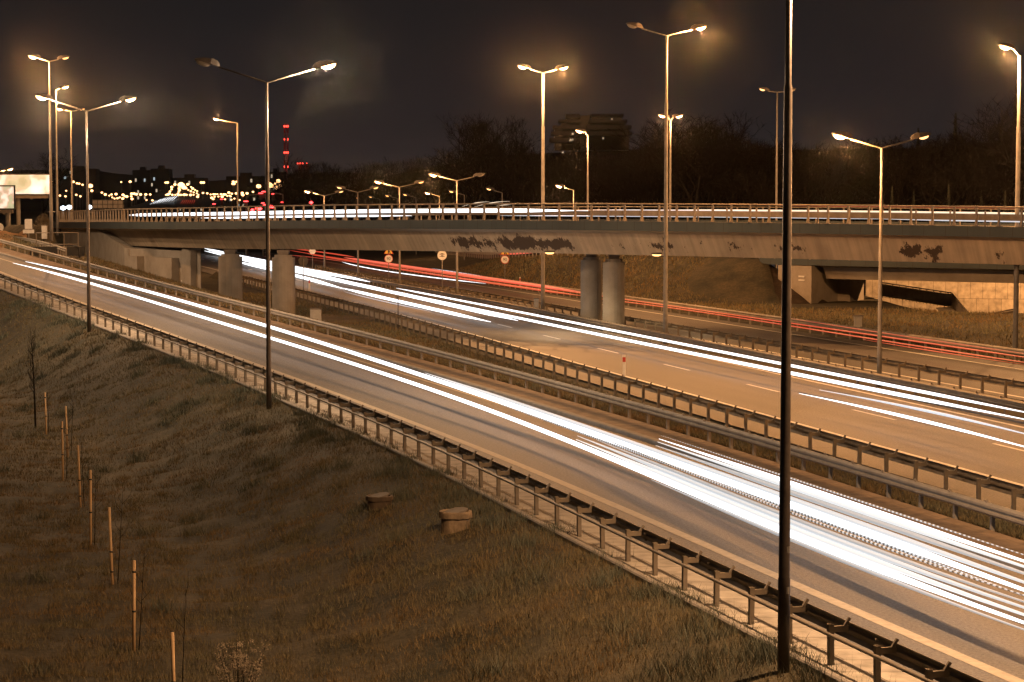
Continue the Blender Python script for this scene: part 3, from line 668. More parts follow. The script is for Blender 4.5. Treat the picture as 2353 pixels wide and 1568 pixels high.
# abutment on the left: wing wall, recessed front wall with pilasters
ab = thing('bridge_abutment', 'pale concrete abutment with slanted wing wall at the left end of the overpass', 'abutment', bp(80, 1, -6)); o0 = Vector(ab.location)
mb = MB(); pr = []
for s in bs(62, 97, 1.0):
    p = bp(s, .75); top = bz(s) - .58 - max(0, (77 - s)) * .115; pr.append((p, top))
for i in range(len(pr) - 1):
    (p, tp), (q, tq) = pr[i], pr[i + 1]; n_ = Vector((math.sin(R(69)), math.cos(R(69)), 0)) * .7
    mb.add([Vector((p.x, p.y, -.5)) - o0, Vector((q.x, q.y, -.5)) - o0, Vector((q.x, q.y, tq)) - o0, Vector((p.x, p.y, tp)) - o0,
            Vector((p.x, p.y, -.5)) + n_ - o0, Vector((q.x, q.y, -.5)) + n_ - o0, Vector((q.x, q.y, tq)) + n_ - o0, Vector((p.x, p.y, tp)) + n_ - o0],
           [(0, 3, 2, 1), (3, 7, 6, 2), (4, 5, 6, 7)] + ([(0, 4, 7, 3)] if i == 0 else []) + ([(1, 2, 6, 5)] if i == len(pr) - 2 else []))
mb.obj('wing_wall', M['concrete'], ab)
A_, B_ = Vector((-24.4, 170.5, 0)), Vector((-32.5, 182.5, 0)); d_ = (B_ - A_).normalized(); nrm = Vector((d_.y, -d_.x, 0))
mb = MB(); C_ = A_ + Vector((-.25, .97, 0)) * 30; D_ = B_ + Vector((-.25, .97, 0)) * 30
mb.add([p + Vector((0, 0, z)) - o0 for z in (-.5, 4.05) for p in (A_, B_, D_, C_)], [(0, 3, 2, 1), (4, 5, 6, 7), (0, 1, 5, 4), (3, 7, 6, 2), (0, 4, 7, 3), (1, 2, 6, 5)]); mb.obj('front_wall', M['concrete'], ab)
mb = MB()
mb.box((A_ + d_ * 1.6) + nrm * -.02 + Vector((0, 0, 1.9)) - o0, (.9, 1.6, 4.7), math.atan2(-d_.x, d_.y)); mb.obj('pilaster', M['concrete'], ab)
for k, w in ((5.2, 2.6), (11.6, 2.2)):
    mb = MB(); mb.box((A_ + d_ * k) - nrm * .15 + Vector((0, 0, 1.5)) - o0, (1.0, w, 3.9), math.atan2(-d_.x, d_.y)); mb.obj('pilaster', M['concrete'], ab)
mb = MB(); mb.box(A_ + d_ * 2.9 - nrm * .06 + Vector((0, 0, 1.55)) - o0, (.06, .9, .32), math.atan2(-d_.x, d_.y)); mb.obj('name_plate', M['sign_white'], ab)
# lamps under the girder
for (x, y, lab) in ((1263, 578.5, 'oval lamp glowing under the overpass girder, left of the round piers'), (1509, 583, 'oval lamp glowing under the overpass girder, right of the round piers')):
    p = at(x, y, 131.5 if x < 1400 else 127.5); p.z -= .05
    t = thing('underpass_light', lab, 'lamp', p)
    mb = MB(); mb.lathe([(.30, .10), (.34, .05), (.30, 0)], 14); mb.obj('housing', M['head'], t)
    mb = MB(); mb.lathe([(.28, -.005), (.24, -.07), (.12, -.11)], 14); mb.obj('glass', M['lit_soft'], t)
    l = bpy.data.lights.new('lamp_glow', 'SPOT'); l.energy = 1500; l.color = (1, .68, .36); l.spot_size = R(150); l.spot_blend = .6; l.shadow_soft_size = .2
    lo = bpy.data.objects.new('lamp_glow', l); COL.objects.link(lo); lo.parent = t; lo.location = (0, 0, -.16)

# ------------------------------------------------------------------ street lamps
HEAD = MB()      # along +X, from the arm's end; underside at z = 0
prof = [(.0, .07, .10), (.12, .11, .20), (.34, .15, .24), (.36, .16, .21), (.62, .15, .19), (.90, .09, .10), (.98, .04, .05)]
vs = []
for x, w, h in prof:
    vs += [(x, -w, 0), (x, w, 0), (x, w * .8, h), (x, -w * .8, h)]
HEAD.add(vs, [(i * 4 + k, i * 4 + (k + 1) % 4, i * 4 + 4 + (k + 1) % 4, i * 4 + 4 + k) for i in range(len(prof) - 1) for k in range(4)] + [(3, 2, 1, 0), tuple((len(prof) - 1) * 4 + k for k in range(4))])
HEADM = HEAD.mesh('lamp_head', M['head'])
def bowl(m_, k=1.0):
    mb = MB(); vs = []; n = 12
    for s_, z in ((1, .01), (.92, -.06), (.62, -.12), (.2, -.145)):
        for i in range(n):
            a = 2 * math.pi * i / n; vs.append((.62 + math.cos(a) * .30 * s_ * k, math.sin(a) * .145 * s_ * k, z * k))
    mb.add(vs, [(j * n + i, j * n + (i + 1) % n, (j + 1) * n + (i + 1) % n, (j + 1) * n + i) for j in range(3) for i in range(n)] + [tuple(3 * n + i for i in range(n))], None, True)
    return mb.mesh('glass', m_)
BOWL = {'lit': bowl(M['lit']), 'off': bowl(M['glass_off']), 'dim': bowl(M['lit_soft'], .8)}
def lamp(label, base, h, heads, r0=.105, r1=.055, dark=False, ang=None, rise=.55, arm=1.9, power=None, color=SODIUM, group='tall street lamps', sticker=False):
    t = thing('street_lamp', label, 'street lamp', base, group=group); pm_ = M['pole_dark'] if dark else M['pole_grey']
    mb = MB(); mb.lathe([(r0 * 1.0, -.6), (r0, 1.6), (r0 * .93, 1.62), (r1 * 1.25, h * .78), (r1, h * .785), (r1, h)], 14); mb.obj('pole', pm_, t)
    if sticker:
        for zz, w, hh_ in ((2.05, .07, .11), (1.35, .045, .12)):
            mb = MB(); mb.add([(math.cos(a) * .112, math.sin(a) * .112, zz + k) for k in (0, hh_) for a in (R(-75), R(-60), R(-45))], [(0, 1, 4, 3), (1, 2, 5, 4)]); mb.obj('sticker', M['cabinet'], t)
    for (dirn, st) in heads:
        a = (ang if ang is not None else .29) + (math.pi if dirn < 0 else 0)
        ux, uy = math.cos(a), math.sin(a)
        mb = MB(); mb.tube([(0, 0, h - .05), (ux * .06, uy * .06, h), (ux * arm, uy * arm, h + rise)], .034, 8); mb.obj('arm', pm_, t)
        hd = link('lamp_head', HEADM, t, (ux * (arm - .05), uy * (arm - .05), h + rise), 0)
        hd.rotation_euler = (0, -R(14), a); link('glass', BOWL[st], hd)
        if st == 'lit':
            l = bpy.data.lights.new('lamp_glow', 'POINT'); l.energy = (power or POWER) * h * h; l.color = color; l.shadow_soft_size = .13
            lo = bpy.data.objects.new('lamp_glow', l); COL.objects.link(lo); lo.parent = t; lo.location = (ux * (arm + .55), uy * (arm + .55), h + rise - .26)
    return t
def gz(x, y): return float(ground_z(np.array([x]), np.array([y]))[0])
def lamp_at(label, x, ytop, Y, zb, heads, **k):
    p = at(x, ytop, Y); zb = gz(p.x, Y) if zb is None else zb
    return lamp(label, (p.x, Y, zb), p.z - zb, heads, **k)
NEARG = 'street lamps on the grassy bank'
lamp('nearest tall dark lamp pole rising past the top edge of the picture', (4.62, 36.6, gz(4.62, 36.6)), 12.6 - gz(4.62, 36.6), [(-1, 'off'), (1, 'lit')], dark=True, r0=.105, sticker=True, group=NEARG, color=(1, .56, .27), power=105)
lamp('twin-arm dark lamp pole on the bank, its right head lit and left head unlit', (-9.42, 84, gz(-9.42, 84)), 12.5 - gz(-9.42, 84), [(-1, 'off'), (1, 'lit')], dark=True, r0=.10, ang=.34, group=NEARG, color=(1, .67, .40))
p3 = near(205, 757)
lamp('twin-arm lamp pole farther left on the bank, both heads lit', (p3.x, p3.y, gz(p3.x, p3.y)), at(191, 255, p3.y).z - gz(p3.x, p3.y), [(-1, 'lit'), (1, 'lit')], dark=True, r0=.11, ang=.4, group=NEARG, color=(1, .64, .37), power=42)
lamp('bank lamp beyond the left edge of the picture', (-48, 168, 3), 12.5, [(-1, 'lit'), (1, 'lit')], dark=True, r0=.11, ang=.5, group=NEARG, color=(1, .64, .37), power=42)
MEDG = 'twin-arm lamps on the median'
lamp_at('grey median lamp right of the tall dark pole, left head glaring', 2026, 340, 94, 0, [(-1, 'lit'), (1, 'dim')], group=MEDG, arm=1.45, rise=.35, color=(1, .43, .135), power=50)
lamp_at('tall median mast in front of the overpass, right head lit, left unlit', 1532, 82, 122, 0, [(-1, 'off'), (1, 'lit')], group=MEDG, r0=.14, r1=.07, arm=1.5, rise=.35, color=(1, .43, .13), power=48)
lamp_at('tall median mast behind the overpass girder, both heads lit', 1248, 168, 150, 0, [(-1, 'lit'), (1, 'lit')], group=MEDG, r0=.15, r1=.08, arm=.95, rise=.25, power=40)
lamp_at('median lamp beyond the overpass with left head glaring above the railing', 1050, 415, 177, 0, [(-1, 'lit'), (1, 'off')], power=30, group=MEDG, arm=1.45, rise=.3)
lamp_at('second median lamp beyond the overpass, its left head lit', 918, 430, 197, 0, [(-1, 'lit'), (1, 'dim')], power=30, group=MEDG, arm=1.45, rise=.3)
lamp_at('third median lamp beyond the overpass, both heads dim', 822, 442, 217, 0, [(-1, 'dim'), (1, 'dim')], group=MEDG, arm=1.3, rise=.3)
lamp_at('fourth median lamp beyond the overpass, left head bright', 745, 450, 236, 0, [(-1, 'lit'), (1, 'dim')], power=30, group=MEDG, arm=1.3, rise=.3)
RAMPG = 'lamps along the ramp and second bridge'
lamp_at('slim lamp post left of the tall median mast, one warm head at its top', 1351, 310, 178, None, [(-1, 'lit')], power=16, group=RAMPG, arm=.2, rise=.15)
lamp_at('lamp post beside the tall mast with two lit heads', 1541, 275, 180, None, [(-1, 'lit'), (1, 'lit')], power=16, group=RAMPG, arm=.2, rise=.15)
lamp_at('lamp post half hidden left of the nearest dark pole, small dim head', 1786, 212, 182, None, [(-1, 'dim'), (1, 'off')], power=16, group=RAMPG, arm=.8, rise=.05, r0=.12)
lamp_at('tall lamp at the right edge, its left head glaring', 2343, 128, 117, -1.6, [(-1, 'lit')], group=RAMPG, arm=.35, rise=.3, r0=.16, r1=.09, color=(1, .47, .17), power=42)
APPG = 'lamps on the overpass approach'
lamp_at('leftmost tall approach lamp, left head lit high in the sky', 113, 141, 163, 5.6, [(-1, 'lit'), (1, 'dim')], group=APPG, arm=.7, rise=.15, r0=.13, ang=.5)
lamp_at('approach lamp just right of the leftmost one, single lit head', 128, 207, 204, 5.4, [(1, 'lit')], group=APPG, arm=.35, rise=.15, r0=.13)
lamp_at('approach lamp in front of the bend of the overpass, two small heads', 163, 256, 245, 5.2, [(-1, 'lit'), (1, 'dim')], group=APPG, arm=.7, rise=.1, r0=.13)
lamp_at('single-arm lamp left of the twin-arm pole, long arm to the left', 545, 283, 250, 4.5, [(-1, 'lit')], group=APPG, arm=1.9, rise=.3, r0=.12)
lamp_at('lamp over the lit billboards at the left edge', -14, 398, 240, 4.0, [(1, 'lit')], group=APPG, arm=1.2, rise=.3)
SIDEG = 'single-arm lamps along the far verge'
for (x, y, Y, st, lab) in ((1318, 437, 205, 'lit', 'single-arm verge lamp under the wooded slope, bright head, nearest of its row'), (1154, 443, 228, 'dim', 'second single-arm verge lamp from the right, dim head'),
        (1067, 448, 252, 'dim', 'third single-arm verge lamp from the right, dim head'), (1009.5, 451, 276, 'lit', 'fourth single-arm verge lamp from the right, lit head'), (956, 454, 300, 'dim', 'fifth single-arm verge lamp from the right, dim head'),
        (913, 456, 325, 'dim', 'sixth single-arm verge lamp from the right, dim head'), (873, 458, 350, 'dim', 'seventh single-arm verge lamp from the right, dim head'), (841, 460, 375, 'dim', 'farthest single-arm verge lamp of its row, dim head')):
    lamp_at(lab, x, y, Y, 0, [(-1, st)], power=22, group=SIDEG, arm=.9 if Y < 230 else 1.0, rise=.22, r0=.09)
# lamps whose light reaches the picture from beyond its right edge
lamp('median lamp beyond the right edge of the picture', (23.2, 66, 0), 10.2, [(-1, 'lit'), (1, 'lit')], group=MEDG, arm=1.45, rise=.35, color=(1, .43, .135), power=46)

lamp('ramp lamp beyond the right edge of the picture, by the underpass', (36, 128, -1.5), 13.5, [(-1, 'lit')], group=RAMPG, arm=1.2, rise=.3, color=(1, .47, .17), power=50)
lamp('ramp lamp beyond the lower bridge, right of the picture', (47, 172, -2), 14, [(-1, 'lit')], group=RAMPG, arm=1.2, rise=.3, color=(1, .47, .17), power=170)
# far city lamps: one small mesh each
fp = MB(); fp.tube([(0, 0, -9), (0, 0, 0)], .07, 5)
def far_lamp(col, r):
    mb = MB(); mb.lathe([(.05, .14), (r, .05), (r * .9, -.08), (.05, -.16)], 8); me_ = mb.mesh('street_lamp', col)
    n0 = len(me_.polygons); return me_
FLB = {}
def far_mesh(r, m_):
    key = (r, m_.name)
    if key not in FLB:
        a = MB(); a.lathe([(r * .2, r * .75), (r * .8, r * .5), (r, 0), (r * .8, -r * .5), (r * .2, -r * .75)], 8); n0 = len(a.f); a.tube([(0, 0, -9), (0, 0, -.1)], .06, 5)
        me_ = a.mesh('street_lamp', m_); me_.materials.append(M['pole_grey'])
        for i in range(n0, len(a.f)): me_.polygons[i].material_index = 1
        FLB[key] = me_
    return FLB[key]
Z2 = [(210,440),(235,440),(335,467),(295,500),(290,530),(268,560),(260,590),(215,605),(240,600),(300,605),(340,605),(380,605),(405,472),(418,462),(432,474),(385,515),(400,512),(455,505),(482,515),(395,540),(388,565),(375,590),(415,605),(445,605),(462,603),(490,605),(507,465),(515,540),(553,500),(573,520),(550,557),(605,540),(633,555),(588,572),(630,585),(545,607),(585,605),(650,605),(640,630),(690,440),(720,440),(712,580),(770,585),(815,600),(855,597),(880,597),(905,597),(955,597),(995,600),(1015,600),(830,645),(850,662),(870,630),(920,628),(970,630),(1060,575),(1100,590),(1070,615),(1085,625),(1040,620),(1120,430),(1160,430),(1110,457),(1130,457),(1160,585),(1095,670),(1010,665),(1135,655),(1205,675),(1240,580),(1235,605),(1250,608),(1305,585),(1385,565),(1460,490),(1605,465),(1630,485),(1680,455),(1725,420),(1750,480),(1710,510),(1800,440),(1865,580),(2175,545),(2180,585),(2120,600),(2020,585),(1905,625)]
Z1 = [(1035,450),(1065,455),(1110,470),(1215,485),(1235,550),(890,550),(1025,605),(880,625),(1080,625),(805,615),(1370,575),(1415,600),(1470,615),(1500,600),(1560,595),(1510,640),(1540,655),(1580,650),(1610,640),(1630,433),(1750,428),(1655,605),(1680,625),(1705,628),(1650,655),(1770,590),(1805,590),(1835,597),(1890,600),(1960,600),(1765,625),(1775,660),(1970,675),(2050,680),(2020,600),(2310,500),(670,425),(985,430)]
BIG = {(405,472), (418,462), (2175,545), (2180,585), (1865,580), (1605,465), (1630,485), (1460,490), (1725,420), (670,425), (1215,485), (455,505), (1710,510), (432,474)}
for (zz, x0) in ((Z2, 344.7), (Z1, 0.0)):
    for (x, y) in zz:
        dx, dy = x0 + .1709 * x, 344.7 + .1709 * y
        Y = 420 + (465 - dy) * 9 + random.uniform(-30, 60)
        r = (.66 if (x, y) in BIG else random.choice((.24, .30, .38))) * Y / 560
        o = link('street_lamp', far_mesh(round(r, 2), M['far_lit']), None, at(dx, dy, Y))
        tag(o, 'tiny glowing street lamp among the lights of the far city', 'street lamp', 'street lamps of the far city')
for i, (x, y) in enumerate(((848, 782), (930, 772), (1200, 770))):
    p = at(.1709 * x, 344.7 + .1709 * y, 235)
    t = tag(link('floodlight', far_mesh(.30, M['far_white']), None, p), 'cool white floodlight on a thin post by the bend, %s of three' % ('leftmost', 'middle', 'rightmost')[i], 'floodlight', 'white floodlights by the bend')

# ------------------------------------------------------------------ signs, posts, boxes
def disc(mb, c, r, th=.03, n=28):
    x, y, z = c; vs = [(x + r * math.cos(2 * math.pi * i / n), y, z + r * math.sin(2 * math.pi * i / n)) for i in range(n)]
    vs += [(a, b + th, c_) for a, b, c_ in vs]
    mb.add(vs, [tuple(range(n)), tuple(range(n, 2 * n))[::-1]] + [(i, i + n, (i + 1) % n + n, (i + 1) % n) for i in range(n)])
def text(name, s, size, m_, parent, loc, sx=1.0):
    cu = bpy.data.curves.new(name, 'FONT'); cu.body = s; cu.size = size; cu.align_x = 'CENTER'; cu.align_y = 'CENTER'; cu.extrude = .004; cu.materials.append(m_)
    tmp = bpy.data.objects.new(name, cu); COL.objects.link(tmp); bpy.context.view_layer.update()
    me_ = bpy.data.meshes.new_from_object(tmp.evaluated_get(bpy.context.evaluated_depsgraph_get())); bpy.data.objects.remove(tmp)
    o = bpy.data.objects.new(name, me_); COL.objects.link(o); o.parent = parent; o.location = loc; o.rotation_euler = (R(90), 0, 0); o.scale = (sx, 1, 1); return o
def sign90(label, x, ydisc, Y, z0_):
    p = at(x, ydisc, Y); t = thing('speed_sign', label, 'road sign', (p.x, Y, z0_), group='90 speed limit signs'); h = p.z - z0_
    mb = MB(); mb.tube([(0, .06, -.3), (0, .06, h + 1.1)], .035, 8); mb.obj('post', M['pole_grey'], t)
    mb = MB(); disc(mb, (0, -.01, h), .40); d = mb.obj('speed_disc', M['sign_red'], t)
    mb = MB(); disc(mb, (0, -.016, h), .345, .004); mb.obj('disc_face', M['sign_white'], d)
    text('numerals', '90', .40, M['black'], d, (0, -.022, h), .95)
    mb = MB()
    def tri(k, y0, y1, zc): return [(-.46 * k, y0, zc - .27 * k), (.46 * k, y0, zc - .27 * k), (0, y0, zc + .53 * k), (-.46 * k, y1, zc - .27 * k), (.46 * k, y1, zc - .27 * k), (0, y1, zc + .53 * k)]
    F3 = [(0, 1, 2), (5, 4, 3), (0, 3, 4, 1), (1, 4, 5, 2), (2, 5, 3, 0)]
    mb.add(tri(1, -.01, .02, h + .72), F3); w = mb.obj('warning_triangle', M['sign_red'], t)
    mb = MB(); mb.add(tri(.82, -.016, -.011, h + .72), F3); mb.obj('triangle_face', M['sign_yellow'], w)
    mb = MB(); mb.box((-.02, -.02, h + .70), (.10, .008, .40)); mb.box((.10, -.02, h + .62), (.07, .008, .34), tilt=Matrix.Rotation(-.42, 3, 'Y')); mb.obj('merge_symbol', M['black'], w)
sign90('90 speed sign with merge warning triangle on the median, left one', 893, 595, 205, 0)
sign90('90 speed sign with merge warning triangle beyond the red trails, right one', 1160.3, 597, 203, 0)
p = at(1016, 587, 180); t = thing('round_sign', 'white round end-of-overtaking-ban sign with two black car shapes on the median', 'road sign', (p.x, 180, 0)); h = p.z
mb = MB(); mb.tube([(0, .06, -.3), (0, .06, h + .3)], .035, 8); mb.obj('post', M['pole_grey'], t)
mb = MB(); disc(mb, (0, 0, h), .39); d = mb.obj('sign_disc', M['sign_white'], t)
mb = MB()
for q in (-.09, .09): mb.box((0, -.006, h + q), (.42, .008, .05)); mb.box((-.0, -.006, h + q + .05), (.2, .008, .06))
for k in range(-2, 3): mb.box((.05 * k, -.008, h), (.012, .008, .55), tilt=Matrix.Rotation(.8, 3, 'Y')) if False else None
mb.box((0, -.010, h), (.03, .006, .30)); mb.obj('car_symbols', M['sign_back'], d)
for (x, y, Y, r, lab, m_) in ((697, 600, 176, .39, 'round sign seen from its dark back beside the middle carriageway', M['sign_back']), (718, 577, 240, .36, 'small round pale sign under the girder, farthest along the median', M['sign_white']), (-2, 523, 205, .42, 'pale round sign cut by the left edge', M['sign_white'])):
    p = at(x, y, Y); zb = gz(p.x, Y); t = thing('round_sign', lab, 'road sign', (p.x, Y, zb))
    mb = MB(); mb.tube([(0, -.06 if m_ is M['sign_back'] else .07, -.3), (0, -.06 if m_ is M['sign_back'] else .07, p.z - zb + .2)], .032, 8); mb.obj('post', M['pole_grey'], t)
    mb = MB(); disc(mb, (0, 0, p.z - zb), r); mb.obj('sign_disc', m_, t)
# sign seen edge on beside the lower guard rail
p = on(941, 757, 0); p.x = float(R3(p.y)) - .35; t = thing('edge_on_sign', 'small flat sign seen edge-on on a slim post in the grass strip', 'road sign', p); h = at(941, 682, p.y).z
mb = MB(); mb.tube([(0, 0, -.3), (0, 0, h)], .03, 8); mb.obj('post', M['pole_dark'], t)
mb = MB(); mb.box((0, 0, h), (.36, .5, .05)); mb.box((0, 0, h - .05), (.1, .3, .08)); mb.obj('sign_plate', M['sign_back'], t)
# guide posts, white with a red band
for (x, y, f, dx, lab) in ((1434, 866, R3, .55, 'white guide post with red band by the lower guard rail of the middle carriageway'), (1311, 662, R6, .7, 'white guide post with red band on the embankment left of the round piers'), (711, 668, R3, .5, 'white guide post with red band right of the left flat pier')):
    q = on(x, y, 0); q.x = float(f(q.y)) + dx if f is R6 else q.x; t = thing('guide_post', lab, 'guide post', q, group='guide posts')
    mb = MB(); mb.box((0, 0, .45), (.13, .05, 1.1)); mb.obj('post', M['sign_white'], t)
    mb = MB(); mb.box((0, 0, .78), (.134, .056, .22)); mb.obj('red_band', M['sign_red'], t)
# cabinets
def cabinet(label, x, y, Y, w, h, d, zb=None, m_=None):
    p = at(x, y, Y); zb = p.z if zb is None else zb; t = thing('cabinet', label, 'cabinet', (p.x, Y, zb))
    mb = MB(); mb.box((0, 0, h / 2), (w, d, h)); mb.obj('body', m_ or M['cabinet'], t)
    mb = MB(); mb.box((0, 0, h + .03), (w + .08, d + .08, .06)); mb.obj('cap', M['concrete_dark'], t)
    mb = MB(); mb.box((-.02, -d / 2 - .01, h * .5), (w * .8, .02, h * .8)); mb.obj('door', m_ or M['cabinet'], t)
cabinet('grey roadside cabinet on the median left of the tall mast', 1232.5, 704, 149, .33, 1.3, .3, 0.0)
cabinet('white box on the outermost guard rail under the second bridge', 1971, 768, 131, .45, 1.05, .35, 0.0)
cabinet('low concrete box on bare soil between the near road and the lower guard rail', 726, 737, 143, .7, .75, .6)
cabinet('pale cabinet by the bush at the left edge', 103, 549, 185, .45, 1.1, .4)
p = on(770, 731, .05); mb = MB(); vs = []
for j in range(7):
    for i in range(25):
        a = 2 * math.pi * i / 24; rr = j / 6 * (1 + .22 * math.sin(3 * a + 1) + .12 * math.sin(7 * a)); X, Y = p.x + math.cos(a) * 2.3 * rr, p.y + math.sin(a) * 6.5 * rr; vs.append((X, Y, gz(X, Y) + .10 * (1 - j / 6) + .03))
mb.add(vs, [(j * 25 + i, j * 25 + i + 1, j * 25 + 26 + i, j * 25 + 25 + i) for j in range(6) for i in range(24)], None, True); struct(mb.obj('soil_patch', M['soil']))

# concrete well rings on the bank
def well(label, x, y, r, h, m_, Y=54):
    p = at(x, y, Y); z = gz(p.x, Y); t = thing('well_ring', label, 'well ring', (p.x, Y, z)); rnd = random.Random(int(x))
    def rough(prof, n=28):
        mb = MB(); vs = []
        for q, zz in prof:
            for k in range(n): a = 2 * math.pi * k / n; e_ = 1 + .018 * math.sin(3 * a + q * 9) + rnd.uniform(-.012, .012); vs.append((q * e_ * math.cos(a), q * e_ * math.sin(a), zz + rnd.uniform(-.008, .008)))
        mb.add(vs, [(i * n + k, i * n + (k + 1) % n, (i + 1) * n + (k + 1) % n, (i + 1) * n + k) for i in range(len(prof) - 1) for k in range(n)] + [tuple((len(prof) - 1) * n + k for k in range(n))]); return mb
    rough([(r * .88, -.5), (r * .87, h * .52), (r * .86, h * .64)]).obj('ring', m_, t)
    c = rough([(r * .86, h * .62), (r * .99, h * .64), (r * 1.0, h * .94), (r * .965, h), (r * .80, h), (r * .78, h - .05), (r * .3, h - .05)]).obj('cap', m_, t)
    mb = MB(); L = [(r * q * math.cos(a), r * q * .92 * math.sin(a), h + .02 + .05 * math.sin(a * 1.0 + 1)) for a, q in ((.2, .74), (.9, .70), (1.6, .76), (2.3, .66), (3.0, .74), (3.5, .52), (4.2, .68), (4.9, .74), (5.6, .70))]
    n = len(L); mb.add(L + [(a, b_, c_ - .05) for a, b_, c_ in L], [tuple(range(n))] + [(k, k + n, (k + 1) % n + n, (k + 1) % n) for k in range(n)]); mb.obj('lid', M['concrete_dark'], c)
M['ring'] = mat('ring_concrete', (.33, .25, .165), .9, (.16, .12, .08), 3, 8, .4); M['ring_dark'] = mat('ring_dirty', (.13, .095, .06), .9, (.07, .05, .035), 3, 8, .4)
well('pale concrete well ring with a cap on the grassy bank', 1047, 1210, .42, .44, M['ring'], 54)
well('darker brown well ring, farther and half sunk in the bank', 872, 1160, .38, .34, M['ring_dark'], 59.5)

# stakes with saplings
STK = [((396, 1454), (402, 1660)), ((308.5, 1288.4), (307, 1500)), ((250.8, 1166.7), (259.5, 1350.7)), ((207.8, 1080.6), (208.4, 1256.4)), ((179, 1023.9), (185.8, 1169)), ((142.4, 968.8), (144.7, 1106.6)), ((151, 933.8), (155.7, 1053.9)), ((103.4, 902), (106.7, 1000.5))]
LB = ['cut by the bottom edge', 'tallest whole one in front', 'third from the front, slightly leaning', 'fourth from the front, upright', 'fifth from the front, dark and leaning', 'sixth from the front, pale and upright', 'seventh, just behind the pale sixth', 'hindmost, beside the bare young tree']
def ground_hit(x, y):
    a, b, c = ray(x, y); Y = 20.
    while Y < 200:
        if HC + c * Y / b < gz(a * Y / b, Y): break
        Y += .5
    return at(x, y, Y)
def sapling(mb, rnd, h, lean):
    P = [Vector((0, 0, -.1)), Vector((lean[0] * .4, .03, h * .4)), Vector((lean[0], .0, h))]; mb.tube(P, [.014, .010, .003], 5)
    for k in range(7):
        z = h * rnd.uniform(.45, .92); b = P[1].lerp(P[2], (z / h - .4) / .6); a = rnd.uniform(0, 6.28); l = rnd.uniform(.2, .45)
        mb.tube([b, b + Vector((math.cos(a) * l * .5, math.sin(a) * l * .5, l * .55)), b + Vector((math.cos(a) * l * .62, math.sin(a) * l * .62, l * 1.2))], [.006, .004, .0015], 3)
for i, (tp, bs_) in enumerate(STK):
    q = ground_hit(*bs_); top = at(tp[0], tp[1], q.y) - q
    t = thing('tree_stake', 'wooden planting stake on the dark lawn, ' + LB[i], 'stake', q, group='planting stakes on the lawn')
    mb = MB(); mb.tube([(0, 0, -.3), tuple(top)], [.036, .034], 10); mb.obj('stake', M['wood'], t)
    for f in (.45, .88 if i % 2 else .2):
        c = top * f; mb = MB(); mb.lathe([(.040, -.02), (.046, -.018), (.046, .018), (.040, .02)], 10, c); mb.obj('tie', M['black'], t)
    rnd = random.Random(i); mb = MB(); sapling(mb, rnd, rnd.uniform(2.2, 2.7), (rnd.uniform(-.12, .2), 0)); o = mb.obj('sapling', M['bark']); o.location = q + Vector((.10, .05, 0))
    tag(o, 'thin leafless sapling tied to the stake that is ' + LB[i].split(',')[0], 'sapling', 'saplings tied to the stakes')
# bare young tree
q = ground_hit(82, 985); mb = MB(); tr = thing('young_tree', 'bare young tree with upright twigs at the left edge of the lawn', 'tree', q)
mb.tube([(0, 0, -.2), (-.03, 0, 1.5), (-.08, 0, 3.0), (-.18, 0, 4.4)], [.045, .035, .022, .006], 7); mb.obj('trunk', M['bark'], tr)
mb = MB(); rnd = random.Random(3)
for k in range(26):
    z = rnd.uniform(1.4, 4.1); a = rnd.uniform(0, 6.28); l = rnd.uniform(.5, 1.2) * (1.2 - z / 6); b = Vector((-.03 - .04 * max(0, z - 1.5), 0, z)); d = Vector((math.cos(a) * .35, math.sin(a) * .35, .95))
    mb.tube([b, b + d * l * .5 + Vector((math.cos(a) * .08, 0, 0)), b + d * l], [.012, .008, .002], 4)
    for j in range(3): c = b + d * l * rnd.uniform(.3, .9); mb.tube([c, c + Vector((rnd.uniform(-.2, .2), rnd.uniform(-.2, .2), rnd.uniform(.15, .4)))], [.005, .0015], 3)
mb.obj('crown', M['bark'], tr)
# dry flowering weed in the front
q = ground_hit(548, 1640); tr = thing('dry_plant', 'dry branching weed with pale fluffy seed heads at the bottom edge', 'plant', q); mb = MB(); fl = MB(); rnd = random.Random(5)
for k in range(16):
    a = rnd.uniform(0, 6.28); r_ = rnd.uniform(.05, .55); h_ = rnd.uniform(.8, 1.75) * (1.0 - .35 * r_); tip = Vector((math.cos(a) * r_ * .95, math.sin(a) * r_ * .6, h_)); mid = tip * .55 + Vector((0, 0, -.05))
    mb.tube([(0, 0, -.1), mid, tip], [.010, .007, .004], 4)
    for j in range(4):
        c = mid.lerp(tip, .35 + .2 * j) + Vector((rnd.gauss(0, .05), rnd.gauss(0, .05), rnd.gauss(.03, .03)))
        for m_ in range(30):
            u = Vector((rnd.gauss(0, .038), rnd.gauss(0, .038), rnd.gauss(0, .036))); w = Vector((rnd.gauss(0, 1), rnd.gauss(0, 1), rnd.gauss(0, 1))).normalized() * .028; v_ = w.orthogonal().normalized() * .015
            fl.add([c + u - v_, c + u + v_, c + u + w], [(0, 1, 2)])
mb.obj('stems', M['bark'], tr); fl.obj('seed_heads', M['plant_dry'], tr)

# ------------------------------------------------------------------ second bridge, paved cone, underpass at the right
b2 = thing('ramp_bridge', 'lower concrete bridge with blue-grey fascia behind the overpass on the right', 'bridge', RP[60] if len(RP) > 60 else RP[-1]); o0 = Vector(b2.location)
BR = [p for p in RP if p.x > 18.6]
def swp(prof, name, m_, pts=BR, par=b2):
    mb = MB(); mb.sweep([p - o0 for p in pts], prof, True); return mb.obj(name, m_, par)
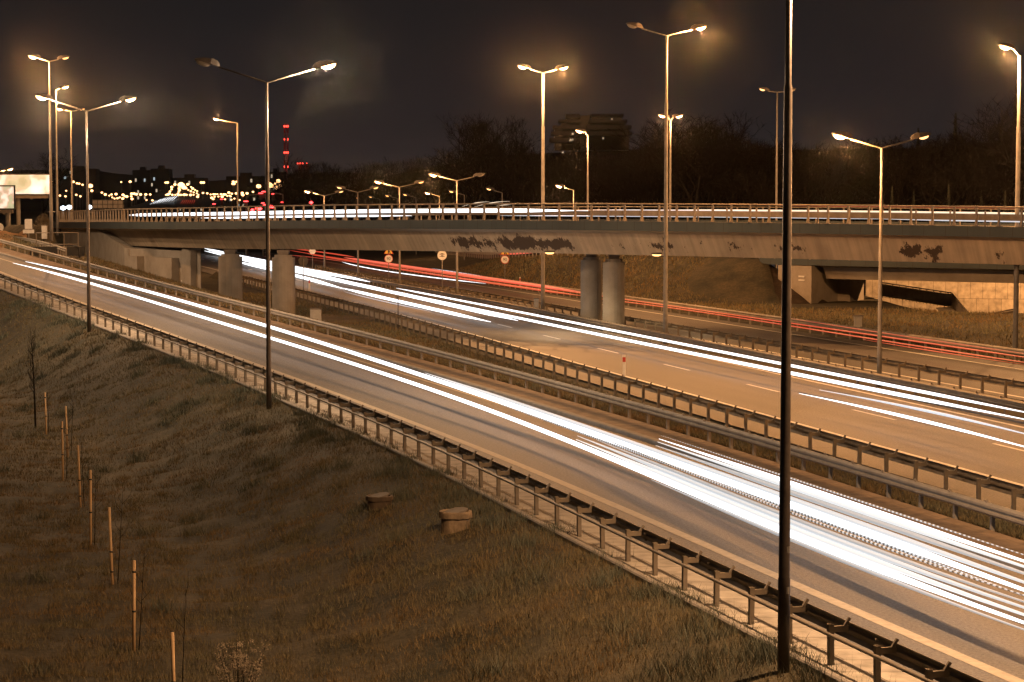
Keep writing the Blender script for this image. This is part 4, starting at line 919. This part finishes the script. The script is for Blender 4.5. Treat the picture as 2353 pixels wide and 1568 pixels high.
# the path runs left to right here, so the far side is on the left (negative)
swp([(0, -.48), (-.4, -.48), (-.4, .06), (0, .06)], 'fascia', M['fascia'])
swp([(-.4, -.45), (-10, -.45), (-10, -.02), (-.4, -.02)], 'deck', M['asphalt_dark'])
GB = [p for p in RP if p.x > 22.5]
swp([(-.02, -.5), (-1.0, -.62), (-1.5, -1.52), (-8.5, -1.52), (-9, -.62), (-10, -.5)], 'girder', M['concrete'], GB)
ab2 = thing('bridge_abutment', 'square concrete abutment block under the lower bridge, beside the paved cone', 'abutment', (21.8, 165.4, 0)); q0 = Vector(ab2.location)
mb = MB(); A2 = [(20.4, 166.8), (22.6, 164.2), (25.6, 169.5), (22.5, 172.5)]
mb.add([Vector((x, y, z)) - q0 for z in (-.5, 3.08) for x, y in A2], [(3, 2, 1, 0), (4, 5, 6, 7), (0, 1, 5, 4), (1, 2, 6, 5), (2, 3, 7, 6), (3, 0, 4, 7)]); mb.obj('front_wall', M['concrete'], ab2)
mb = MB(); mb.box(Vector((25.9, 170.5, 1.1)) - q0, (2.4, 3.2, 2.2), -.5); mb.obj('seat_block', M['concrete'], ab2)
mb = MB(); mb.box(Vector((25.2, 168.6, 2.3)) - q0, (1.4, 1.2, .8), -.5); mb.obj('bearing', M['concrete'], ab2)
for k in (0, .28): mb = MB(); mb.box(Vector((21.95, 164.9, 2.0 + k)) - q0, (.6, .06, .12), -.87); mb.obj('name_plate', M['sign_white'], ab2)
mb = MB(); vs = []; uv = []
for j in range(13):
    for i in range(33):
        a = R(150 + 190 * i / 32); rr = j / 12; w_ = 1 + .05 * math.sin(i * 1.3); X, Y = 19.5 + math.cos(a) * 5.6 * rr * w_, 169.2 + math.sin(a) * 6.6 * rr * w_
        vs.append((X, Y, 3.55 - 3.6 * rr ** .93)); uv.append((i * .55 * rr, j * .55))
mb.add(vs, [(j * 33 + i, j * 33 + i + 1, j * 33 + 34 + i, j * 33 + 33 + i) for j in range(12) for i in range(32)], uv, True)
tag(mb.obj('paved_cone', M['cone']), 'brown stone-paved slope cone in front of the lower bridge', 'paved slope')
# panelled retaining wall, sloping parapets and stair wall
pw = MB(); w0, w1 = at(1990, 700, 190), at(2600, 700, 184); d_ = (w1 - w0); L_ = math.hypot(d_.x, d_.y)
pw.add([(w0.x, w0.y, -5), (w1.x, w1.y, -5), (w1.x, w1.y, 3), (w0.x, w0.y, 3), (w0.x, w0.y + .4, -5), (w1.x, w1.y + .4, -5), (w1.x, w1.y + .4, 3), (w0.x, w0.y + .4, 3)], [(0, 1, 2, 3), (7, 6, 5, 4), (3, 2, 6, 7)], [(0, 0), (L_, 0), (L_, 8), (0, 8)] * 2)
tag(pw.obj('panel_wall', M['panelwall']), 'bright panelled retaining wall of the underpass seen below the lower bridge', 'retaining wall')
pa = thing('parapet', 'dark sloping underpass parapet with a slotted rail, bending down to the right', 'parapet', at(2031, 660, 172)); q0 = Vector(pa.location)
PT = [(at(2020, 652, 174), at(2020, 680, 174)), (at(2186, 677, 166), at(2186, 706, 166)), (at(2232, 731, 156), at(2232, 760, 156))]
mb = MB(); vs = []
for tp, bt in PT: vs += [tp - q0, bt - q0, bt - q0 + Vector((.2, .45, 0)), tp - q0 + Vector((.2, .45, 0))]
mb.add(vs, [(i * 4 + k, i * 4 + 4 + k, i * 4 + 4 + (k + 1) % 4, i * 4 + (k + 1) % 4) for i in range(2) for k in range(4)] + [(0, 1, 2, 3), (11, 10, 9, 8)]); mb.obj('wall', M['concrete_dark'], pa)
for q in (0, 1):
    mb = MB(); P_ = [PT[0][q], PT[1][q]] + ([PT[2][q]] if q == 0 else [])
    P_ = [v - q0 + Vector((0, -.12, .12)) for v in P_]
    n_ = 22
    mb.tube(P_, .05, 6)
    for k in range(n_):
        f = k / (n_ - 1) * (len(P_) - 1); i = min(int(f), len(P_) - 2); c = P_[i].lerp(P_[i + 1], f - i); mb.box(c - Vector((0, 0, .1)), (.06, .06, .22))
    mb.obj('hand_rail', M['steel_rail'], pa)
st = thing('stair_wall', 'pale sloping concrete stair wall at the right, below the panelled wall', 'wall', at(2160, 712, 163)); q0 = Vector(st.location)
def slab(pts, Y, th, name, m_, par, q0, Ys=None):
    mb = MB(); P_ = [at(x, y, (Ys[i] if Ys else Y)) - q0 for i, (x, y) in enumerate(pts)]; n = len(P_)
    mb.add(P_ + [p + Vector((.1, th, 0)) for p in P_], [tuple(range(n)), tuple(range(n, 2 * n))[::-1]] + [(i, i + n, (i + 1) % n + n, (i + 1) % n) for i in range(n)]); return mb.obj(name, m_, par)
slab([(2150, 708), (2186, 706), (2240, 752), (2204, 758)], 0, .5, 'coping', M['concrete'], st, q0, [164, 165, 154, 153])
slab([(2232, 733), (2330, 714), (2330, 742), (2240, 762)], 158, .4, 'lower_wall', M['concrete_dark'], st, q0)
slab([(2302, 745), (2330, 742), (2353, 790), (2330, 790)], 150, .4, 'ramp_end', M['concrete'], st, q0)
mb = MB(); mb.tube([at(2232, 730, 157.6) - q0, at(2330, 711, 157.6) - q0], .06, 6); mb.obj('hand_rail', M['steel_rail'], st)
# pavement under the lower bridge
mb = MB(); vs = [(23.5, 157, .16), (28.5, 151, .06), (29.2, 157, .06), (28.2, 171, .18), (25, 171, .18)]; mb.add(vs, [(0, 1, 2, 3, 4)]); struct(mb.obj('underpass_path', M['paving']))

# ------------------------------------------------------------------ left edge: billboards, bush, boards, culvert rail, far rail
def art(name, seed, s):
    m = bpy.data.materials.new(name); m.use_nodes = True; t = m.node_tree; b = t.nodes['Principled BSDF']; co = t.nodes.new('ShaderNodeTexCoord')
    n = t.nodes.new('ShaderNodeTexNoise'); n.inputs['Scale'].default_value = s; n.inputs['Detail'].default_value = 2.5; mp = t.nodes.new('ShaderNodeMapping'); mp.inputs['Location'].default_value = (seed, seed * .7, 0)
    t.links.new(co.outputs['Object'], mp.inputs[0]); t.links.new(mp.outputs[0], n.inputs['Vector']); r = t.nodes.new('ShaderNodeValToRGB'); el = r.color_ramp.elements
    el[0].position = .30; el[0].color = (.10, .20, .12, 1); el[1].position = .68; el[1].color = (1, .97, .9, 1)
    for p_, c_ in ((.40, (.30, .42, .25)), (.47, (.42, .28, .20)), (.54, (.90, .72, .56))): q = el.new(p_); q.color = (*c_, 1)
    t.links.new(n.outputs['Fac'], r.inputs[0]); t.links.new(r.outputs[0], b.inputs['Emission Color']); b.inputs['Emission Strength'].default_value = .95; return m
def billboard(label, x0, x1, y0, y1, Y, m_, zg, px):
    a, c = at(x0, y1, Y), at(x1, y0, Y); w, h = c.x - a.x, c.z - a.z; o = Vector(((a.x + c.x) / 2, Y, zg)); t = thing('billboard', label, 'billboard', o); zc = (a.z + c.z) / 2 - zg
    mb = MB(); mb.box((0, .15, zc), (w + .3, .25, h + .3)); mb.obj('frame', M['black'], t)
    mb = MB(); mb.box((0, -.0, zc), (w, .04, h)); mb.obj('poster', m_, t)
    mb = MB(); X = at(px, 450, Y).x - o.x; mb.tube([(X, .35, -.5), (X, .35, zc - h / 2)], .28, 10); mb.obj('post', M['pole_grey'], t)
    mb = MB(); mb.box((0, -.25, zc - h / 2 - .35), (w * .98, .7, .35)); mb.obj('catwalk', M['galv_dark'], t)
    for k in (-.3, 0, .3): mb = MB(); mb.tube([(w * k, -.3, zc - h / 2 - .5), (w * k, -.9, zc - h / 2 - .62)], .04, 6); mb.box((w * k, -.95, zc - h / 2 - .6), (.25, .18, .12)); mb.obj('floodlight', M['galv_dark'], t)
billboard('large lit billboard with pale blurred poster at the left edge, rear one', -75, 113, 402, 446, 262, art('poster', 3, .55), 2.0, 40)
billboard('smaller lit billboard cut by the left edge, in front of the larger one', -60, 31, 429, 479, 240, art('poster', 9, .8), 2.0, 16)
def leafy(mb, c, rx, rz, N, rnd, size=.12):
    for k in range(N):
        u = Vector((rnd.gauss(0, 1), rnd.gauss(0, 1), rnd.gauss(0, 1))).normalized() * rnd.random() ** .4; p = Vector(c) + Vector((u.x * rx, u.y * rx, u.z * rz))
        w = Vector((rnd.gauss(0, 1), rnd.gauss(0, 1), rnd.gauss(.3, 1))).normalized() * size * rnd.uniform(.6, 1.6); v_ = w.orthogonal().normalized() * size * .18; mb.add([p - v_, p + v_, p + w], [(0, 1, 2)])
M['bush'] = mat('bush_twigs', (.16, .125, .075), .9, (.09, .07, .04), 2, 4)
p = at(100, 552, 195); t = thing('bush', 'lit leafless bush behind the left lamp poles', 'bush', p); rnd = random.Random(8); mb = MB(); leafy(mb, (0, 0, 1.1), .85, 1.25, 1500, rnd, .16); mb.obj('crown', M['bush'], t); mb = MB(); mb.tube([(0, 0, -.3), (.05, 0, .9)], .05, 5); mb.obj('stem', M['bark'], t)
p = at(66, 549, 185); t = thing('board_sign', 'plain pale board sign with a wide lower plate, seen by the bush', 'road sign', (p.x, 185, p.z))
mb = MB(); mb.tube([(0, .05, -.5), (0, .05, 1.6)], .035, 6); mb.obj('post', M['pole_grey'], t); mb = MB(); mb.box((0, 0, 1.25), (.62, .03, .85)); mb.obj('upper_plate', M['cabinet'], t); mb = MB(); mb.box((0, 0, .62), (.95, .03, .32)); mb.obj('lower_plate', M['cabinet'], t)
cv = thing('culvert_rail', 'grey railing over a blue-grey concrete beam left of the abutment', 'railing', at(85, 590, 168)); q0 = Vector(cv.location)
c0, c1 = at(84, 590, 170), at(180, 590, 168)
mb = MB(); c_ = (c0 + c1) / 2 - q0; L_ = (c1 - c0).length; mb.box(c_ + Vector((0, 0, .42)), (L_, .5, .72)); mb.obj('beam', M['fascia'], cv)
mb = MB(); mb.box(c_ + Vector((0, .1, -.7)), (L_, .4, 1.6)); mb.obj('wall', M['concrete'], cv)
for z in (1.85, .95): mb = MB(); mb.tube([c0 - q0 + Vector((0, 0, z)), c1 - q0 + Vector((0, 0, z))], .035, 6); mb.obj('rail', M['steel_rail'], cv)
for k in range(4): mb = MB(); q = c0.lerp(c1, k / 3) - q0; mb.box(q + Vector((0, 0, 1.3)), (.06, .06, 1.15)); mb.obj('post', M['steel_rail'], cv)
mb = MB(); mb.tube([c1 - q0 + Vector((.1, -.1, -1)), c1 - q0 + Vector((.1, -.1, .75)), c1 - q0 + Vector((-.4, -.1, .85))], .06, 6); mb.obj('drain_pipe', M['black'], cv)
t = thing('guard_rail', 'pale curved guard rail of the side road at the left edge', 'guard rail', at(0, 556, 195)); q0 = Vector(t.location)
GP = smooth_path([at(-60, 560, 190), at(0, 556, 192), at(60, 562, 184), at(110, 574, 174), at(152, 588, 164)], 8)
mb = MB(); mb.sweep([p - q0 for p in GP], [(0, .25), (.06, .33), (.0, .4), (.06, .48), (0, .56), (-.03, .56), (-.03, .25)]); mb.obj('beam', M['galv'], t)
pm = MB(); pm.box((0, 0, 0), (.1, .1, 1.0)); pme = pm.mesh('post', M['galv'])
for i, p in enumerate(GP): link('post', pme, t, p - q0)
t = thing('gantry_sign', 'dark framed gantry sign seen from behind above the bend of the overpass', 'road sign', at(248, 500, 262)); q0 = Vector(t.location); a, c = at(213, 479, 262), at(283, 460, 262)
mb = MB(); mb.box((a + c) / 2 - q0, (c.x - a.x, .12, c.z - a.z)); mb.obj('panel', M['sign_back'], t); mb = MB(); z_ = ((a + c) / 2 - q0).z
for k in range(7): mb.box(((a.x + (c.x - a.x) * k / 6) - q0.x, -.1, z_), (.06, .1, c.z - a.z + .1))
for k in (-.5, 0, .5): mb.box((((a.x + c.x) / 2) - q0.x, -.1, z_ + k * (c.z - a.z)), (c.x - a.x + .1, .1, .07))
mb.obj('frame', M['black'], t)
mb = MB(); mb.tube([(a.x - q0.x, 0, -4), (a.x - q0.x, 0, z_)], .09, 6); mb.obj('post', M['galv_dark'], t); mb = MB(); mb.tube([(c.x - q0.x, 0, -4), (c.x - q0.x, 0, z_)], .09, 6); mb.obj('post', M['galv_dark'], t)

# ------------------------------------------------------------------ city: mast, apartment blocks, traffic lights
M['red_lamp'] = emit('red_beacon', (1, .05, .03), 6, False); M['red_paint'] = mat('mast_red', (.35, .05, .04), .6, (.3, .04, .03), .5, 3); M['white_paint'] = mat('mast_white', (.5, .5, .5), .6, (.42, .42, .42), .5, 3)
Ym = 1250
t = thing('radio_mast', 'red and white radio mast with red beacons on the skyline', 'mast', at(657.5, 440, Ym)); q0 = Vector(t.location)
for k in range(5):
    a, c = at(657.5, 390 - k * 21, Ym) - q0, at(657.5, 369 - k * 21, Ym) - q0; mb = MB()
    for dx, dy in ((-1, -1), (1, -1), (1, 1), (-1, 1)): mb.tube([a + Vector((dx, dy, 0)), c + Vector((dx, dy, 0))], .22, 4)
    for j in range(4): f0, f1 = j / 4, (j + 1) / 4; mb.tube([a.lerp(c, f0) + Vector((-1, -1, 0)), a.lerp(c, f1) + Vector((1, -1, 0))], .12, 3); mb.tube([a.lerp(c, f0) + Vector((1, 1, 0)), a.lerp(c, f1) + Vector((-1, 1, 0))], .12, 3)
    mb.obj('lattice_section', M['red_paint' if k % 2 == 0 else 'white_paint'], t)
mb = MB(); mb.tube([(0, 0, -20), at(657.5, 390, Ym) - q0], 1.0, 6); mb.obj('base_section', M['white_paint'], t)
for y in (290.5, 320.5, 351, 383.5):
    for dx in ((-4.2, 0, 4.2) if y in (290.5, 351) else (-4, 4)):
        mb = MB(); mb.lathe([(.1, .6), (.48 if y in (290.5, 351) else .3, .0), (.1, -.6)], 8, at(657.5 + dx, y, Ym - 3) - q0); mb.obj('beacon', M['red_lamp'], t)
def chimney(x, lab, dxs):
    p = at(x, 440, 1500); t = thing('chimney', lab, 'chimney', p); tp = at(x, 376, 1500) - p
    mb = MB(); mb.tube([(0, 0, -10), tuple(tp)], [2.2, 1.5], 10); mb.obj('shaft', M['concrete_dark'], t)
    for dx in dxs: mb = MB(); mb.lathe([(.1, .5), (.55, 0), (.1, -.5)], 8, tp + Vector((dx, -3, 0))); mb.obj('beacon', M['red_lamp'], t)
chimney(690, 'dark chimney with three red beacons right of the radio mast', (-1.6, .2, 1.9)); chimney(706, 'dark chimney with a single red beacon, rightmost of the skyline', (0,))
M['wall_dim'] = mat('dim_facade', (.10, .09, .085), .9, (.08, .072, .068), .1, 3); M['win_dark'] = mat('dark_window', (.02, .02, .022), .3, (.03, .03, .03), 1, 2)
M['win_lit'] = emit('lit_window', (1, .80, .55), .55, False); M['win_cool'] = emit('cool_window', (.8, .95, 1), .5, False)
def block(label, x0, x1, y0, Y, seed, lit, nx_, ny_, h=None):
    a, c = at(x0, 470, Y), at(x1, y0, Y); w = c.x - a.x; H_ = c.z - a.z + 6; o = Vector(((a.x + c.x) / 2, Y, a.z - 6)); t = thing('apartment_block', label, 'apartment block', o); rnd = random.Random(seed)
    mb = MB(); mb.box((0, 6, H_ / 2), (w, 12, H_)); mb.box((0, 6, H_ + .8), (w * .3, 5, 1.8)); mb.obj('wall', M['wall_dim'], t)
    for i in range(nx_):
        for j in range(ny_):
            if rnd.random() < lit * .6:
                X = -w / 2 + (i + .5) * w / nx_; Z = H_ - 2.2 - j * 3; mb = MB(); mb.box((X, -.05, Z), (min(1.9, w / nx_ * .7), .1, 1.6)); mb.obj('window', rnd.choice([M['win_lit'], M['win_lit'], M['win_cool']]), t)
block('dim tower block with stacked lit windows on the far left hill', 305, 345, 391, 1120, 1, .22, 8, 7)
block('taller dim tower block beside it with a column of lit windows', 347, 388, 388, 1120, 2, .18, 8, 8)
block('low dim block with lit windows behind the city lamps', 395, 470, 409, 1000, 3, .22, 14, 5)
block('dim block with a few bright windows left of the twin-arm pole', 520, 605, 405, 1050, 4, .16, 14, 5)
block('dim block with lit windows under the radio mast', 612, 652, 395, 1080, 5, .20, 8, 7)
block('long low dark building with violet and white windows on the far left', 140, 220, 388, 1300, 6, .08, 12, 3)
# terraced block in the wood
M['facade_pale'] = mat('pale_facade', (.11, .103, .098), .85, (.09, .085, .08), .4, 4)
t = thing('apartment_block', 'pale terraced apartment block showing above the wooded slope', 'apartment block', at(1350, 345, 420)); q0 = Vector(t.location)
for (x0, x1, y0, y1) in ((1300, 1332, 263, 272), (1283, 1336, 276, 282), (1270, 1340, 289, 296), (1266, 1330, 303, 312), (1262, 1330, 318, 328), (1358, 1432, 263, 269), (1352, 1440, 276, 283), (1348, 1450, 289, 297), (1345, 1452, 303, 311)):
    a, c = at(x0, y1, 420) - q0, at(x1, y0, 420) - q0; mb = MB(); mb.box((a + c) / 2 + Vector((0, 2, 0)), (c.x - a.x, 8, c.z - a.z)); mb.obj('balcony', M['facade_pale'], t)
mb = MB()
for (x0, x1, y0) in ((1303, 1328, 266), (1290, 1335, 279), (1275, 1335, 292), (1360, 1428, 266), (1355, 1436, 279), (1350, 1446, 292)):
    a, c = at(x0, 345, 422.5) - q0, at(x1, y0, 422.5) - q0; mb.box((a + c) / 2 + Vector((0, 5, 0)), (c.x - a.x, 9, c.z - a.z))
mb.obj('wall', M['win_dark'], t)
mb = MB(); a, c = at(1333, 345, 421) - q0, at(1356, 266, 421) - q0; mb.box((a + c) / 2 + Vector((0, 4, 0)), (c.x - a.x, 9, c.z - a.z)); mb.obj('stair_tower', M['facade_pale'], t)
for x, y in ((1316, 308), (1312, 322), (1310, 323), (1317, 321), (1293, 350), (1386, 318), (1406, 274)):
    mb = MB(); mb.box(at(x, y, 414) - q0, (.32, .1, .34)); mb.obj('window', M['win_lit'], t)
# traffic lights
M['tl_red'] = emit('traffic_red', (1, .04, .04), 9, False); M['tl_pink'] = emit('pink_signal', (1, .35, .4), 3, False)
def traffic_light(label, px, py0, Y, arm_x, heads):
    b = at(px, py0 + 40, Y); b.z = min(b.z, 3.0); t = thing('traffic_light', label, 'traffic light', b, group='red traffic lights at the far junction'); tp = at(px, py0, Y) - b
    mb = MB(); mb.tube([(0, 0, -3), tuple(tp)], .12, 6); mb.obj('pole', M['pole_grey'], t)
    if arm_x is not None: mb = MB(); mb.tube([tuple(tp), tuple(at((px + arm_x) / 2, py0 - 2.5, Y) - b), tuple(at(arm_x, py0 - 1.5, Y) - b)], .09, 6); mb.obj('arm', M['pole_grey'], t)
    for (x, y, r) in heads:
        c = at(x, y, Y - .3) - b; mb = MB(); mb.box(c + Vector((0, .2, -.35)), (.45, .25, 1.15)); hd = mb.obj('signal_head', M['black'], t)
        mb = MB(); mb.lathe([(.03, .0), (r, .02), (r, .1), (.03, .14)], 10, c); mb.obj('red_lamp', M['tl_red'], hd)
traffic_light('mast-arm traffic light with two red signals left of the twin-arm pole', 566, 450, 330, 610, [(599, 445.5, .34), (606, 441.8, .36)])
traffic_light('post traffic light with one large red signal, lower left of the mast arm', 565, 462, 318, None, [(565, 464, .36)])
traffic_light('mast-arm traffic light reaching left, right of the twin-arm pole', 650, 447, 335, 618, [(627, 447, .18), (648, 466, .2)])
traffic_light('distant red signal above the left part of the overpass railing', 491.7, 468, 340, None, [(491.7, 470, .26)])
traffic_light('distant red signal left of the large red one', 509.6, 457, 380, None, [(509.6, 459, .30)])
traffic_light('low pair of red signals just above the overpass railing', 604, 466, 320, None, [(604, 468, .24), (608, 472, .2)])
for i, (x, y) in enumerate(((590, 479), (594, 481), (598, 480), (622, 475), (626, 475.5), (580, 483), (715, 466))):
    mb = MB(); mb.lathe([(.03, .2), (.24, .05), (.24, -.05), (.03, -.2)], 8); o = mb.obj('tail_light', M['tl_red']); o.location = at(x, y, 300); tag(o, 'red tail light of waiting traffic at the far junction', 'tail light', 'tail lights at the far junction')

# ------------------------------------------------------------------ trees
def tree_mesh(seed, h, spread=.34, up_=.55, lv=5):
    rnd = random.Random(seed); tk, cr_ = MB(), MB()
    def grow(p, d, l, r, k):
        n = 3 if k < 2 else 2; pts = [p]; q = p.copy(); dd = d.copy()
        for i in range(n):
            dd = (dd + Vector((rnd.gauss(0, .12), rnd.gauss(0, .12), rnd.gauss(.04, .08)))).normalized(); q = q + dd * l / n; pts.append(q.copy())
        (tk if k < 2 else cr_).tube(pts, [max(r * (1 - .45 * i / n), .012) for i in range(n + 1)], 6 if k < 2 else 3, False)
        if k >= lv:
            for j in range(5):
                b = pts[0].lerp(pts[-1], rnd.uniform(.2, 1)); w = (dd + Vector((rnd.gauss(0, .7), rnd.gauss(0, .7), rnd.gauss(.1, .6)))).normalized() * rnd.uniform(.5, 1.1) * h / 16; v_ = w.orthogonal().normalized() * .016 * h / 14
                cr_.add([b - v_, b + v_, b + w], [(0, 1, 2)])
            return
        m = rnd.choice((2, 3, 3)) if k else 5
        for j in range(m):
            a = rnd.uniform(0, 6.28); s_ = spread * rnd.uniform(.7, 1.7); e_ = (dd * up_ + Vector((math.cos(a) * s_, math.sin(a) * s_, .22))).normalized()
            b = pts[-1] if (j == 0 or k == 0 and j < 2) else pts[1].lerp(pts[-1], rnd.uniform(0.05, 1)); grow(b, e_, l * rnd.uniform(.62, .85), r * .56, k + 1)
    grow(Vector((0, 0, -.4)), Vector((0, 0, 1)), h * .30, h * .017, 0)
    zmax = max(v[2] for v in cr_.v); f = h / zmax
    for mb in (tk, cr_): mb.v = [(x * f, y * f, z * f) for x, y, z in mb.v]
    return tk.mesh('trunk', M['bark']), cr_.mesh('crown', M['twig'])
TM = [tree_mesh(100 + i, 14, sp, u) for i, (sp, u) in enumerate(((.42, .55), (.5, .5), (.36, .7), (.55, .45), (.44, .6)))]
def put_tree(name, label, x, ytop, Y, var, group, zb=None, wide=1.0):
    p = at(x, ytop, Y); zb = max(gz(p.x, Y), 0) if zb is None else zb; h = p.z - zb
    t = thing(name, label, 'tree', (p.x, Y, zb), random.uniform(0, 6.28), group); s = h / 14
    t.scale = (s * wide, s * wide, s)
    for nm, me_ in zip(('trunk', 'crown'), TM[var % 5]): link(nm, me_, t)
PROF = [(620, 415), (650, 395), (690, 355), (740, 348), (790, 368), (850, 352), (900, 348), (960, 335), (1010, 342), (1050, 300), (1085, 250), (1105, 243), (1140, 262), (1180, 292), (1220, 315), (1290, 335), (1400, 330), (1470, 300), (1520, 268), (1590, 245), (1640, 236), (1690, 278), (1750, 290), (1850, 305), (1950, 295), (2050, 303), (2110, 292), (2200, 262), (2240, 295), (2300, 275), (2330, 215), (2370, 200)]
px_ = np.array([p[0] for p in PROF]); py_ = np.array([p[1] for p in PROF])
def ymin(x): return float(np.interp(x, [640, 900, 1000, 1130, 1300, 1500, 1800, 2353], [330, 345, 330, 262, 232, 210, 200, 196]))
HERO = [(1100, 243, 275, 'tall bare tree with a mistletoe ball, highest left of the tall median mast', 1.0, 0), (1640, 236, 235, 'tall bare tree with a round crown right of the tall mast', 1.1, 3), (1590, 246, 240, 'bare tree just behind the tall front mast', .9, 1), (740, 347, 345, 'dark bushy bare tree right of the radio mast', 1.4, 4), (1750, 372, 200, 'small lit bare tree with forked stem left of the nearest pole', 1.1, 2), (1880, 395, 205, 'lit brownish bare tree behind the railing right of the nearest pole', 1.3, 1), (95, 335, 420, 'faint bare tree behind the left lamp poles', 1.0, 3)]
for x, y, Y, lab, w_, v_ in HERO: put_tree('bare_tree', lab, x, y, Y, v_, None, 3.0, w_)
# mistletoe ball in the highest tree
p = at(1109, 294, 273); rnd = random.Random(2); mb = MB(); leafy(mb, (0, 0, 0), .55, .5, 260, rnd, .22); o = mb.obj('mistletoe', M['twig']); o.location = p; tag(o, 'dark mistletoe ball hanging in the highest bare tree', 'mistletoe')
G_ = 'bare trees of the wooded slope'
x = 640.
k = 0
while x < 2420:
    y = float(np.interp(x, px_, py_)); 
    for row, (dy, Y0) in enumerate(((random.uniform(-4, 26), ymin(x) + 34), (random.uniform(22, 60), ymin(x) + 8))):
        put_tree('bare_tree', 'bare dark tree in the wooded slope behind the overpass', x + random.uniform(-22, 22), y + dy, Y0 + random.uniform(-6, 14), k, G_, 2.6, random.uniform(.9, 1.35)); k += 1
    x += random.uniform(34, 54)
# conifers at the right
def conifer(seed):
    rnd = random.Random(seed); tk, mb = MB(), MB(); tk.tube([(0, 0, -.3), (0, 0, 10)], [.16, .03], 6)
    for k in range(1500):
        z = 10 * rnd.random() ** 1.25 * .97 + .25; r_ = (10.2 - z) * .21 * rnd.uniform(.35, 1.1); a = rnd.uniform(0, 6.28); c = Vector((math.cos(a), math.sin(a), 0)); p = c * r_ * .35 + Vector((0, 0, z)); q = c * r_ + Vector((0, 0, z - r_ * .28 + rnd.gauss(.1, .15))); v_ = Vector((-c.y, c.x, 0)) * .09
        mb.add([p - v_, p + v_, q], [(0, 1, 2)])
    return tk.mesh('trunk', M['bark']), mb.mesh('crown', M['conifer'])
CM = [conifer(1), conifer(2)]
for i, (x, y, Y, lab) in enumerate(((2196, 262, 245, 'narrow dark conifer pointing above the wood, right of the glaring lamp'), (2110, 296, 250, 'small dark conifer tip between the lamp heads on the right'), (2335, 205, 235, 'tall dark conifer by the right-edge lamp'), (2360, 235, 228, 'dark conifer cut by the right edge'), (2050, 430, 196, 'small pale young conifer behind the railing, leftmost on the right'), (2100, 437, 198, 'small young conifer behind the railing, second'), (2180, 425, 194, 'bigger pale young conifer behind the railing, third'), (2255, 435, 199, 'small young conifer behind the railing, fourth'), (2310, 440, 196, 'small young conifer behind the railing, rightmost'))):
    p = at(x, y, Y); zb = 3.0; t = thing('conifer', lab, 'tree', (p.x, Y, zb), i, 'conifers on the wooded slope'); s = (p.z - zb) / 10; t.scale = (s, s, s)
    for nm, me_ in zip(('trunk', 'crown'), CM[i % 2]): link(nm, me_, t)
# thicket of twigs that fills the foot of the wood
n = 60000; x_ = rng.uniform(640, 2450, n); tp = np.interp(x_, px_, py_); f = rng.random(n) ** .8; Yt = np.interp(x_, [640, 900, 1000, 1130, 1300, 1500, 1800, 2353], [330, 345, 330, 262, 232, 210, 200, 196]) + rng.uniform(4, 62, n)
zt = HC + (465 - tp) / FPX * Yt; Zt = 2.2 + (zt * .86 - 2.2) * f; Xt = (x_ - CX) / FPX * Yt
L_ = rng.uniform(.4, 1.4, n); th = rng.normal(0, .5, n); ph = rng.uniform(0, 6.28, n); w_ = rng.uniform(.012, .03, n)
V = np.empty((n, 3, 3)); V[:, 0] = np.stack([Xt - w_, Yt, Zt], -1); V[:, 1] = np.stack([Xt + w_, Yt, Zt], -1); V[:, 2] = np.stack([Xt + np.sin(th) * L_ * np.cos(ph), Yt + np.sin(th) * L_ * np.sin(ph), Zt + np.cos(th) * L_], -1)
me = bpy.data.meshes.new('thicket'); me.vertices.add(n * 3); me.vertices.foreach_set('co', V.ravel()); me.loops.add(n * 3); me.loops.foreach_set('vertex_index', np.arange(n * 3, dtype=np.int32)); me.polygons.add(n); me.polygons.foreach_set('loop_start', np.arange(0, n * 3, 3, dtype=np.int32)); me.materials.append(M['twig']); me.update(); me.validate()
struct(link('thicket', me), 'stuff')

# ------------------------------------------------------------------ night haze
m = bpy.data.materials.new('night_haze'); m.use_nodes = True; t = m.node_tree
for n in list(t.nodes):
    if n.type == 'BSDF_PRINCIPLED': t.nodes.remove(n)
pv = t.nodes.new('ShaderNodeVolumePrincipled'); pv.inputs['Density'].default_value = 0.00003; pv.inputs['Color'].default_value = (.8, .78, .76, 1); pv.inputs['Anisotropy'].default_value = .985
t.links.new(pv.outputs[0], [n for n in t.nodes if n.type == 'OUTPUT_MATERIAL'][0].inputs['Volume'])
mb = MB(); mb.box((0, 2650, 60), (7000, 5800, 132)); hz = mb.obj('haze', m); struct(hz, 'stuff')
